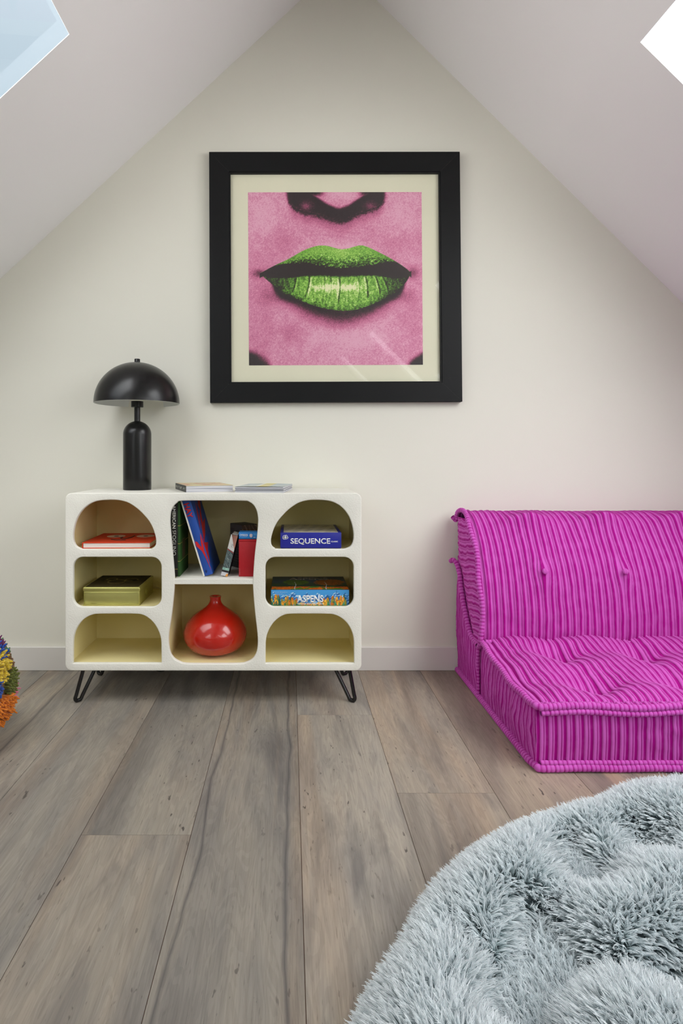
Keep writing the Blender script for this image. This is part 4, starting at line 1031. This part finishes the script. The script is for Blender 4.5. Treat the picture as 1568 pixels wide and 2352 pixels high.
def rib(s):
    """wide wale + narrow wale per pitch; returns height 0..1"""
    t_ = (s / PITCH) % 1.0
    a = np.where(t_ < .44, np.abs(np.sin(np.pi * t_ / .44)) ** .45, 0)
    b_ = np.where((t_ >= .45) & (t_ < .72), .80 * np.abs(np.sin(np.pi * (t_ - .45) / .27)) ** .5, 0)
    return np.nan_to_num(np.maximum(a, b_))
def ribbed(name, P, s, parent, disp=0.0, amp=0.0048, flip=False):
    """P: (nu, nv, 3) smooth surface; s: rib coordinate; disp: extra push along the normal"""
    du = np.gradient(P, axis=0); dv = np.gradient(P, axis=1); Nn = np.cross(du, dv); Nn /= np.linalg.norm(Nn, axis=2)[..., None] + 1e-12
    if flip: Nn = -Nn
    P1 = P + Nn * np.asarray(disp)[..., None] if np.ndim(disp) else P
    du = np.gradient(P1, axis=0); dv = np.gradient(P1, axis=1); Nn = np.cross(du, dv); Nn /= np.linalg.norm(Nn, axis=2)[..., None] + 1e-12
    if flip: Nn = -Nn
    h = rib(s); P2 = P1 + Nn * (amp * h)[..., None]
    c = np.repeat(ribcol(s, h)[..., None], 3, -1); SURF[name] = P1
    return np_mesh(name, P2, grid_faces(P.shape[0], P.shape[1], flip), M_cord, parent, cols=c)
SX0, SX1 = 0.722, 2.135
sofa = thing('floor_sofa', 'low magenta wide-wale corduroy floor sofa with button tufting against the wall', 'sofa', ((SX0 + SX1) / 2, -0.43, 0))
BX = [0.968, 1.272, 1.582, 1.888]
def tufts(x, t_, rows, rad=.045, depth=.034, crease=.010):
    d = np.zeros(np.broadcast(x, t_).shape)
    for r_ in rows:
        for bx_ in BX:
            q_ = np.sqrt((x - bx_) ** 2 + ((t_ - r_)) ** 2)
            d -= depth * np.exp(-(q_ / rad) ** 1.1)
        d -= crease * np.exp(-((t_ - r_) / .035) ** 2) * (.6 + .4 * np.cos((x - BX[0]) * 2 * np.pi / .305))
    for bx_ in BX: d -= crease * .7 * np.exp(-((x - bx_) / .035) ** 2)
    return d
wob = lambda x, y, s_=1.0, sd=1: (fbm(x * 9 + 3, y * 9 + 5, sd, 3) - .5) * s_
NX = 1060
X = np.linspace(SX0 + .001, SX1 - .001, NX)
ztop_seat = lambda y: .186 + .032 * smooth(-.80, -.38, y) - .012 * np.sin(np.pi * np.clip((y + .84) / .46, 0, 1)) + .003 * np.sin(y * 31)
# seat top: y from -0.84 (front) to -0.33 (under the back)
NYt = 150; Y = np.linspace(-0.838, -0.325, NYt); GX, GY = np.meshgrid(X, Y, indexing='ij')
ex_ = np.minimum(GX - SX0, SX1 - GX); ey_ = np.minimum(GY + 0.84, .6)
edge = smooth(0, .13, ex_) * smooth(0, .12, ey_)
zb_ = ztop_seat(GY) + .003 + 0.026 * edge
t_top = tufts(GX, GY, (-0.69, -0.455), .055, .056, .014) * smooth(0, .12, ex_) * smooth(0, .10, ey_)
seam = -.006 * np.exp(-((np.minimum(ex_, ey_) - .030) / .006) ** 2) + .004 * (1 - smooth(.02, .03, np.minimum(ex_, ey_)))
P = np.stack([GX, GY, zb_], -1)
sh = GX + wob(GX, GY, .016, 4) + .010 * (tufts(GX, GY, (-0.69, -0.455), .10, 1, 0)) * np.sin((GX - BX[0]) * 20)
inpar(ribbed('seat_top', P, sh, sofa, t_top + seam + wob(GX, GY, .016, 7) * edge))
# seat front border
NZ = 60; Zs = np.linspace(0.022, 0.186, NZ); GX, GZ = np.meshgrid(X, Zs, indexing='ij')
bul = np.sin(np.pi * (GZ - .022) / .164)
P = np.stack([GX, -0.836 - .006 * bul + 0 * GX, GZ], -1)
inpar(ribbed('seat_front', P, GX, sofa, wob(GX * 1.4, GZ * 1.4, .022, 9) * bul * smooth(.95, 1.1, GX)))
# seat side borders (left and right)
def side_panel(name, xs, y0, y1, ztop, sgn, parent, amp=.0026, wv=.02, zb=.012, bulge=.012, sd=20, ny=340, nz=50):
    Yg, T = np.meshgrid(np.linspace(y0, y1, ny), np.linspace(0, 1, nz), indexing='ij')
    Z = zb + T * (ztop(Yg) - zb)
    wn_ = smooth(0, .10, (Yg - y0) / (y1 - y0)) * (1 - smooth(.92, 1, (Yg - y0) / (y1 - y0)))
    xx = xs + sgn * bulge * np.sin(np.pi * T) * wn_
    P = np.stack([xx, Yg, Z], -1)
    dsp = wob(Yg * 1.6, Z * .8, wv, sd) * np.sin(np.pi * T) ** .6 * smooth(0, .06, (Yg - y0) / (y1 - y0)) * (1 - smooth(.94, 1, (Yg - y0) / (y1 - y0)))
    s_ = Yg + wob(Yg * 1.3, Z * 1.3, .030, sd + 1) + .03 * (T - .5) * np.sin(Yg * 9)
    return inpar(ribbed(name, P, s_, parent, dsp, amp, flip=(sgn > 0)))
side_panel('seat_side', SX0 + .003, -0.838, -0.325, ztop_seat, -1, sofa)
side_panel('seat_side', SX1 - .003, -0.838, -0.325, ztop_seat, 1, sofa)
# piping
def piping(name, path, r=.0105, k=6, parent=None, ribs=True, n=10):
    Pp = catmull(path, k); seg = np.r_[0, np.cumsum(np.linalg.norm(np.diff(Pp, axis=0), axis=1))]
    m_ = int(seg[-1] / .0026); S = np.linspace(0, seg[-1], m_); Q = np.stack([np.interp(S, seg, Pp[:, i]) for i in range(3)], -1)
    hh = np.maximum(rib(S), np.abs(np.sin(np.pi * S / PITCH * 2)) * .9) if ribs else np.ones(m_)
    V, F = tube_arrays(Q, r * (.80 + .24 * hh), n)
    cols = np.repeat(np.repeat(smooth(.25, .95, hh)[:, None], 3, 1), n, 0)
    return inpar(np_mesh(name, V, F, M_cord, parent, cols=cols))
wv = lambda a, f, p: a * math.sin(f * p)
xs_ = np.linspace(SX0 + .012, SX1 - .012, 26)
piping('piping', [(SX0 + .004, -0.33, ztop_seat(-.33) + .006)] + [(SX0 - .002 + wv(.003, 30, y), y, float(ztop_seat(y)) + .006 + wv(.004, 25, y)) for y in np.linspace(-.40, -.80, 9)] + [(SX0 + .001, -.832, .192)] + [(x, -0.845 + wv(.003, 23, x), .190 + wv(.003, 17, x)) for x in xs_] + [(SX1, -.832, .192)] + [(SX1, y, float(ztop_seat(y)) + .006) for y in np.linspace(-.80, -.33, 8)], parent=sofa)
piping('piping', [(x, -0.849 + wv(.002, 23, x), .174 + wv(.003, 17, x)) for x in xs_], r=.0085, parent=sofa)
piping('piping', [(SX0 - .002, y, .0125) for y in np.linspace(-.03, -.80, 14)] + [(SX0 + .006, -.838, .0125)] + [(x, -0.848, .0125 + .001 * math.sin(31 * x)) for x in xs_] + [(SX1 - .004, -.838, .0125)] + [(SX1, y, .0125) for y in np.linspace(-.80, -.03, 14)], r=.0118, parent=sofa)
piping('piping', [(x, -0.846, .026) for x in xs_], r=.0075, parent=sofa)
piping('piping', [(x, -.352, .226 + .003 * math.sin(19 * x)) for x in xs_], r=.0085, parent=sofa)
# bottom cover so that the body is closed
inpar(box('seat_base', M_cord, sofa, SX0 + .02, SX1 - .02, -.82, -.04, .004, .15))
# back: a swept profile from the seat crease up, over the top and down to the wall
prof = catmull([(-.300, .190), (-.335, .205), (-.352, .245), (-.352, .30), (-.345, .37), (-.325, .45), (-.290, .53), (-.245, .60), (-.19, .660), (-.13, .690), (-.08, .698), (-.040, .684), (-.022, .65), (-.020, .55)], 10)
seg = np.r_[0, np.cumsum(np.linalg.norm(np.diff(prof, axis=0), axis=1))]
NT = 210; TT = np.linspace(0, seg[-1], NT); py_ = np.interp(TT, seg, prof[:, 0]); pz_ = np.interp(TT, seg, prof[:, 1])
XB = np.linspace(SX0 + .006, SX1 - .006, NX); GX, GT = np.meshgrid(XB, TT, indexing='ij')
P = np.stack([GX, np.broadcast_to(py_, GX.shape), np.broadcast_to(pz_, GX.shape)], -1)
tb = float(np.interp(.475, prof[:60, 1], seg[:60])); row1 = TT[np.argmin(np.abs(pz_[:120] - .482))]; row2 = TT[np.argmin(np.abs(py_ + .178) + (pz_ < .6) * 1)]
ex_ = np.minimum(GX - SX0, SX1 - GX); edge = smooth(0, .10, ex_)
def dimples(x, t_, r_, rx, rt, a):
    d = 0
    for bx_ in BX: d = d - a * np.exp(-(((x - bx_) / rx) ** 2 + ((t_ - r_) / rt) ** 2) ** .65)
    return d
td = dimples(GX, GT, row1, .035, .05, .022) + dimples(GX, GT, row2, .070, .040, .036) + .006 * np.cos((GX - BX[0]) * 2 * np.pi / .305) * -1 * smooth(row1, row2, GT) * (1 - smooth(row2, row2 + .06, GT))
shb = GX + .020 * np.exp(-(((GX - 1.0) / .12) ** 2) - ((GT - row1) / .1) ** 2) * 0
for bx_ in BX: shb = shb + .010 * np.exp(-((GX - bx_) / .05) ** 2 - ((GT - row1) / .05) ** 2) * np.sign(GX - bx_) * -1 * np.minimum(np.abs(GX - bx_) / .02, 1)
seam = -.005 * np.exp(-((ex_ - .026) / .005) ** 2) + .002 * (1 - smooth(.018, .026, ex_))
back = ribbed('backrest', P, shb + wob(GX, GT * .5, .010, 31), sofa, (td * edge + seam + wob(GX, GT, .010, 33) * edge) * smooth(0, .06, GT) * smooth(seg[-1], seg[-1] - .06, GT), flip=True)
inpar(back)
# side of the back pad: ruled between front profile and rear line, wales running front to back
def back_side(sgn, xs):
    K = 380; Tg, U = np.meshgrid(np.linspace(0, 1, K), np.linspace(0, 1, 44), indexing='ij')
    zf = .215 + Tg * (.672 - .215)
    fp = prof[4:110]; fyy = np.interp(zf, fp[:, 1][:95][np.argsort(fp[:, 1][:95])], fp[:, 0][:95][np.argsort(fp[:, 1][:95])])
    ry = np.interp(zf, [.19, .21, .305, .42, .470, .49, .68], [-.27, -.26, -.175, -.115, -.07, -.03, -.024])
    rz = zf + .0
    Yg = fyy + (ry - fyy) * U; Z = zf + (rz - zf) * U
    xx = xs + sgn * (.016 * np.sin(np.pi * U) ** .6 + .002 * np.sin(np.pi * Tg))
    P = np.stack([xx, Yg, Z], -1)
    s_ = Z + wob(Yg * 2, Z, .022, 41) - .25 * (Yg - fyy) * 0 + .10 * U * (ry - fyy)
    return inpar(ribbed('back_side', P, s_, sofa, wob(Yg * 1.5, Z * 1.5, .012, 43), .0026, flip=(sgn < 0)))
back_side(-1, SX0 + .006); back_side(1, SX1 - .006)
# rear support block below the pad
zrear = lambda y: np.interp(y, [-.325, -.26, -.175, -.115, -.07, -.03], [.205, .215, .31, .42, .468, .478]) + .004
side_panel('support_side', SX0 + .001, -0.325, -0.022, zrear, -1, sofa, amp=.0028, wv=.012, bulge=.012, sd=50, ny=240, nz=80)
side_panel('support_side', SX1 - .001, -0.325, -0.022, zrear, 1, sofa, amp=.0028, wv=.012, bulge=.012, sd=55, ny=240, nz=80)
# piping along the pad's front edge over the top, with the loose corner ears
for sgn, xe in ((-1, SX0), (1, SX1)):
    fpts = [(float(np.interp(t_, seg, prof[:, 0])), float(np.interp(t_, seg, prof[:, 1]))) for t_ in np.linspace(.01, seg[-1] - .10, 24)]
    piping('piping', [(xe + sgn * (.001 + .004 * math.sin(i * .9)), y - .004, z + .003) for i, (y, z) in enumerate(fpts)] + [(xe + sgn * .022, -.026, .668)], r=.0100, parent=sofa)
    piping('piping', [(xe + sgn * .030, -.030, .476), (xe + sgn * .026, -.055, .486), (xe + sgn * .016, -.075, .472), (xe + sgn * .012, -.105, .43), (xe + sgn * .013, -.13, .38), (xe + sgn * .012, -.18, .30), (xe + sgn * .010, -.25, .225), (xe + sgn * .004, -.32, .205)], r=.0100, parent=sofa)
    piping('piping', [(xe + sgn * .006, -.328, .012), (xe + sgn * .005, -.326, .08), (xe + sgn * .008, -.328, .15), (xe + sgn * .006, -.33, .21)], r=.006, parent=sofa)
# rear of the back, closing it towards the wall
inpar(box('back_core', M_cord, sofa, SX0 + .03, SX1 - .03, -.24, -.021, .10, .56, .01, 2))
# buttons
def button(loc, nrm, i):
    bm = bmesh.new(); bmesh.ops.create_uvsphere(bm, u_segments=18, v_segments=10, radius=1.0)
    for v in bm.verts: v.co = Vector((v.co.x * .0115, v.co.y * .0115, v.co.z * .0060 + .0012 * math.sin(v.co.x * 9)))
    bm.transform(Vector((0, 0, 1)).rotation_difference(nrm).to_matrix().to_4x4()); bm.transform(Matrix.Translation(loc))
    o_ = bm_obj('button', bm, M_cord, sofa, smooth=True)
    a = o_.data.color_attributes.new('Col', 'FLOAT_COLOR', 'POINT'); nv = len(o_.data.vertices); a.data.foreach_set('color', np.tile([.85, .85, .85, 1], nv).astype(np.float32))
    inpar(o_)
for bx_ in BX:
    S_ = SURF['backrest']; i_ = int(np.argmin(np.abs(S_[:, 0, 0] - bx_))); p_ = S_[i_, int(np.argmin(np.abs(TT - row1)))]
    button(Vector(p_) + Vector((0, -.0035, .002)), Vector((0, -.95, .31)), 0)
    S_ = SURF['seat_top']; i_ = int(np.argmin(np.abs(S_[:, 0, 0] - bx_)))
    for yy in (-.69, -.455): button(Vector(S_[i_, int(np.argmin(np.abs(Y - yy)))]) + Vector((0, 0, .001)), Vector((0, 0, 1)), 0)

# ------------------------------------------------------------------ shaggy rug
RCX, RCY = 1.16, -2.06
rug = thing('shag_rug', 'thick round pale blue-grey shaggy fur rug with puffy folds on the plank floor', 'rug', (RCX, RCY, 0))
outl = [(.055, -1.690), (.124, -1.566), (.182, -1.489), (.268, -1.351), (.394, -1.229), (.551, -1.129), (.749, -1.053), (.872, -.985), (1.086, -.955)]
ang0 = [math.atan2(y - RCY, x - RCX) for x, y in outl]; rad0 = [math.hypot(x - RCX, y - RCY) - .035 for x, y in outl]
ang0, rad0 = zip(*sorted(zip(ang0, rad0)))
aa = np.array([-math.pi, -2.0, -1.0, 0, .9] + list(ang0) + [math.pi]); ra = np.array([1.10, 1.08, 1.08, 1.06, 1.06] + list(rad0) + [1.10])
def rim(th): return np.interp(th, aa, ra)
dents = [(.798, -1.253, .045, .06), (.617, -1.352, .05, .07), (.634, -1.225, .04, .045), (.4556, -1.560, .045, .075), (.469, -1.485, .045, .05), (.357, -1.665, .06, .06), (.655, -1.620, .06, .06), (.296, -1.50, .035, .03), (.97, -1.42, .06, .06), (.90, -1.75, .07, .06), (1.2, -1.2, .06, .05), (1.25, -1.7, .07, .06), (1.1, -2.1, .08, .06), (.7, -2.1, .08, .06), (1.6, -1.6, .08, .06), (1.5, -2.3, .08, .06), (.9, -2.6, .08, .06), (.5, -1.95, .07, .05)]
creases = [((.634, -1.225), (.617, -1.352), .03, .035), ((.469, -1.47), (.4556, -1.57), .03, .04), ((.4556, -1.57), (.357, -1.67), .04, .035), ((.617, -1.352), (.798, -1.31), .04, .02), ((.296, -1.50), (.39, -1.64), .03, .022),
           ((.4556, -1.56), (.655, -1.62), .04, .025), ((.617, -1.352), (.469, -1.48), .05, .018), ((.798, -1.253), (.97, -1.42), .04, .025), ((.655, -1.62), (.97, -1.42), .04, .02), ((.357, -1.67), (.5, -1.95), .04, .03), ((.23, -1.40), (.33, -1.44), .02, .012)]
def height(x, y):
    dx, dy = x - RCX, y - RCY; r_ = np.hypot(dx, dy); th = np.arctan2(dy, dx); e = rim(th) - r_
    h = .012 + .088 * np.clip(e / .15, 0, 1) ** .55 + .012 * smooth(.1, .5, e)
    k = smooth(0.02, .14, e)
    for cx, cy, s_, a in dents: s_ = s_ * 1.25; a = a * 1.05; h = h - a * k * np.exp(-((x - cx) ** 2 + (y - cy) ** 2) / (2 * s_ * s_))
    for (x0, y0), (x1, y1), s_, a in creases:
        L2 = (x1 - x0) ** 2 + (y1 - y0) ** 2; t_ = np.clip(((x - x0) * (x1 - x0) + (y - y0) * (y1 - y0)) / L2, 0, 1)
        d2 = (x - x0 - t_ * (x1 - x0)) ** 2 + (y - y0 - t_ * (y1 - y0)) ** 2; h = h - a * k * np.exp(-d2 / (2 * s_ * s_))
    h = h + k * .030 * (fbm(x * 6 + 20, y * 6 + 20, 81, 3) - .5)
    return np.where(e > 0, np.maximum(h, .010), 0.0)
M_rug = mat('rug_backing', (96, 108, 112), .9)
nr, nth = 110, 360
Rg, Th = np.meshgrid(np.linspace(0, 1, nr) ** .8, np.linspace(-math.pi, math.pi, nth), indexing='ij')
xr = RCX + Rg * rim(Th) * np.cos(Th); yr = RCY + Rg * rim(Th) * np.sin(Th); zr_ = height(xr, yr); zr_[-1] = 0.004
inpar(np_mesh('rug_body', np.stack([xr, yr, zr_], -1), grid_faces(nr, nth), M_rug, rug))
# fur: locks of strands
def fur(name, x, y, nper, seed):
    r = np.random.default_rng(seed); n0 = len(x); z = height(x, y); e_ = .004
    gx = (height(x + e_, y) - height(x - e_, y)) / (2 * e_); gy = (height(x, y + e_) - height(x, y - e_)) / (2 * e_)
    nrm = np.stack([-gx, -gy, np.ones(n0)], 1); nrm /= np.linalg.norm(nrm, axis=1)[:, None]
    # nap direction: swirls slowly, tips fall downhill and outwards at the rim
    a = math.radians(-115) + 3.2 * (fbm(x * 3.2 + 7, y * 3.2 + 3, 91, 2) - .5)
    flow = np.stack([np.cos(a), np.sin(a), 0 * a], 1)
    dx, dy = x - RCX, y - RCY; th = np.arctan2(dy, dx); e = rim(th) - np.hypot(dx, dy)
    outw = np.stack([np.cos(th), np.sin(th), 0 * th], 1); ke = (1 - smooth(0, .10, e))[:, None]
    down = np.stack([-gx, -gy, 0 * gx], 1)
    flow = flow * .26 * (1 - ke) + outw * ke * .8 + np.clip(down, -.9, .9) * .30 + r.normal(0, .24, (n0, 3)) * [1, 1, 0]
    Ln = (.029 + .013 * r.random(n0)) * (1 - .35 * ke[:, 0])
    d0 = nrm + flow * .55; d0 /= np.linalg.norm(d0, axis=1)[:, None]
    tipdir = nrm * .60 + flow * 1.1; tipdir[:, 2] -= .10
    tipdir /= np.linalg.norm(tipdir, axis=1)[:, None] + 1e-9
    root = np.stack([x, y, z], 1)
    K = 6; ts = np.linspace(0, 1, K)
    idx = np.repeat(np.arange(n0), nper); m_ = len(idx)
    sc_ = r.normal(0, .0028, (m_, 3)) * [1, 1, .1]
    lj = Ln[idx] * (.75 + .4 * r.random(m_)); dj = d0[idx] + r.normal(0, .035, (m_, 3)); tj = tipdir[idx] + r.normal(0, .05, (m_, 3))
    PT = np.empty((m_, K, 3), np.float32)
    for k, t_ in enumerate(ts):
        spread = (1 - .90 * t_)
        PT[:, k] = root[idx] + sc_ * spread + dj * (lj * (t_ - .5 * t_ * t_))[:, None] + tj * (lj * .5 * t_ * t_)[:, None]
    PT[:, 1:, 2] = np.maximum(PT[:, 1:, 2], .004)
    cv = bpy.data.hair_curves.new(name); cv.add_curves([K] * m_)
    cv.attributes['position'].data.foreach_set('vector', (PT - np.array([RCX, RCY, 0], np.float32)).reshape(-1))
    ra_ = cv.attributes.get('radius') or cv.attributes.new('radius', 'FLOAT', 'POINT')
    rr_ = np.tile(.00078 * (1 - .75 * ts ** 2), m_).astype(np.float32); ra_.data.foreach_set('value', rr_)
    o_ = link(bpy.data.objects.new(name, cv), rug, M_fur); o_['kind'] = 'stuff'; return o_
M_fur, t, b = new_mat('blue_grey_fur')
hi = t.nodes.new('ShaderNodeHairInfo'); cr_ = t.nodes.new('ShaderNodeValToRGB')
cr_.color_ramp.elements[0].color = (*lin((208, 222, 224)), 1); cr_.color_ramp.elements[1].color = (*lin((244, 250, 252)), 1); cr_.color_ramp.elements[1].position = .75  # roots darker than tips: strand self-shadow put mildly into the colour
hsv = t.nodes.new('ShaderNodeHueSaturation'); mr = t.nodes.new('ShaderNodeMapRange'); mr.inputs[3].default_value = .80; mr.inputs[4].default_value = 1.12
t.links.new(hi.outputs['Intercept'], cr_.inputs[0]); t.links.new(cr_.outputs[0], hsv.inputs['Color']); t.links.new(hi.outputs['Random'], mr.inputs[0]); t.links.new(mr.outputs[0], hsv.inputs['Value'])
t.links.new(hsv.outputs[0], b.inputs['Base Color']); b.inputs['Roughness'].default_value = .55; b.inputs['Specular IOR Level'].default_value = .35
def scatter(n, seed, inside):
    r = np.random.default_rng(seed); th = r.uniform(-math.pi, math.pi, n * 2); q_ = np.sqrt(r.random(n * 2)) * rim(th)
    x = RCX + q_ * np.cos(th); y = RCY + q_ * np.sin(th); near = (y > -1.80) & (x < 1.30)
    s_ = near if inside else ~near
    return x[s_], y[s_]
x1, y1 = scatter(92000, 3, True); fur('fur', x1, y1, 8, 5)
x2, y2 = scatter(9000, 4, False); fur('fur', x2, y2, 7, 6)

# ------------------------------------------------------------------ yarn pouf at the left edge
PO = Vector((-1.068, -0.70, 0.0)); RP = .167
pouf = thing('pompom_pouf', 'round pouf covered in colourful yarn tufts at the left frame edge by the wall', 'pouf', PO)
bm = bmesh.new(); bmesh.ops.create_uvsphere(bm, u_segments=48, v_segments=28, radius=RP)
for v in bm.verts: v.co.z = v.co.z * .98 + .197
bm_obj('pouf_body', bm, mat('burlap', (120, 92, 60), .9, bump=(120, .5, .003)), pouf, smooth=True)
# patches: (lon deg from +x towards camera, lat deg, angular radius, colour, strand length, strand radius, name)
patches = [(16, 62, 24, (92, 10, 78), .020, .0022), (2, 42, 13, (18, 70, 160), .022, .0030), (30, 44, 9, (216, 110, 110), .016, .0022), (-10, 24, 17, (206, 178, 44), .020, .0034), (18, 20, 11, (120, 84, 44), .014, .0020),
           (10, 0, 14, (96, 104, 16), .020, .0024), (33, 4, 11, (124, 86, 48), .012, .0020), (-26, 4, 13, (42, 78, 160), .020, .0036), (29, -20, 11, (222, 118, 148), .022, .0022), (-22, -12, 7, (200, 196, 180), .014, .0020),
           (-10, -32, 24, (216, 120, 8), .028, .0026), (36, -38, 14, (218, 90, 140), .02, .0026), (-48, 30, 16, (206, 200, 180), .016, .0022), (-60, -2, 18, (190, 30, 60), .02, .003), (-75, -30, 16, (60, 120, 90), .02, .003),
           (-105, 25, 20, (20, 120, 150), .02, .003), (-120, -10, 20, (230, 180, 60), .02, .003), (-140, 30, 22, (150, 40, 110), .02, .003), (66, 20, 22, (60, 110, 60), .02, .003), (72, -20, 20, (220, 120, 60), .02, .003), (80, 60, 20, (200, 60, 60), .02, .003), (-60, 68, 22, (236, 150, 40), .02, .003), (-150, 70, 20, (40, 90, 170), .02, .003)]
for pi_, (lon, lat, ar, rgb, sl, sr) in enumerate(patches):
    lo_, la_ = math.radians(lon), math.radians(lat); c_ = np.array([math.cos(la_) * math.cos(lo_), math.cos(la_) * math.sin(lo_), math.sin(la_)])
    r = np.random.default_rng(100 + pi_); nS = int(260 * (ar / 14) ** 2 * (.0026 / sr) ** 1.2); Vs, Fs = [], []; b0 = 0
    ex1 = np.cross(c_, [0, 0, 1.0]); ex1 /= np.linalg.norm(ex1); ex2 = np.cross(c_, ex1)
    for s_i in range(nS):
        q_ = math.sqrt(r.random()) * math.radians(ar); ph = r.random() * 2 * math.pi
        d_ = c_ * math.cos(q_) + (ex1 * math.cos(ph) + ex2 * math.sin(ph)) * math.sin(q_); d_ /= np.linalg.norm(d_)
        jit = r.normal(0, .22, 3); L_ = sl * (.7 + .5 * r.random())
        p0 = d_ * (RP - .004) + np.array([0, 0, .197]); p1 = p0 + (d_ + jit * .5) * L_ * .6; p2 = p1 + (d_ + jit) * L_ * .5; p2[2] = max(p2[2], .004); p1[2] = max(p1[2], .004)
        V_, F_ = tube_arrays([p0, p1, p1 * .35 + p2 * .65, p1 * .06 + p2 * .94, p2], [sr * .9, sr * 1.1, sr * 1.1, sr * .8, sr * .02], 6)
        Vs.append(V_); Fs.append(F_ + b0); b0 += len(V_)
    o_ = np_mesh('yarn_tuft', np.vstack(Vs), np.vstack(Fs), mat('yarn_%d' % pi_, rgb, .85, sheen=.3, bump=(300, .4, .002)), pouf); o_['kind'] = 'stuff'
bpy.context.view_layer.update()
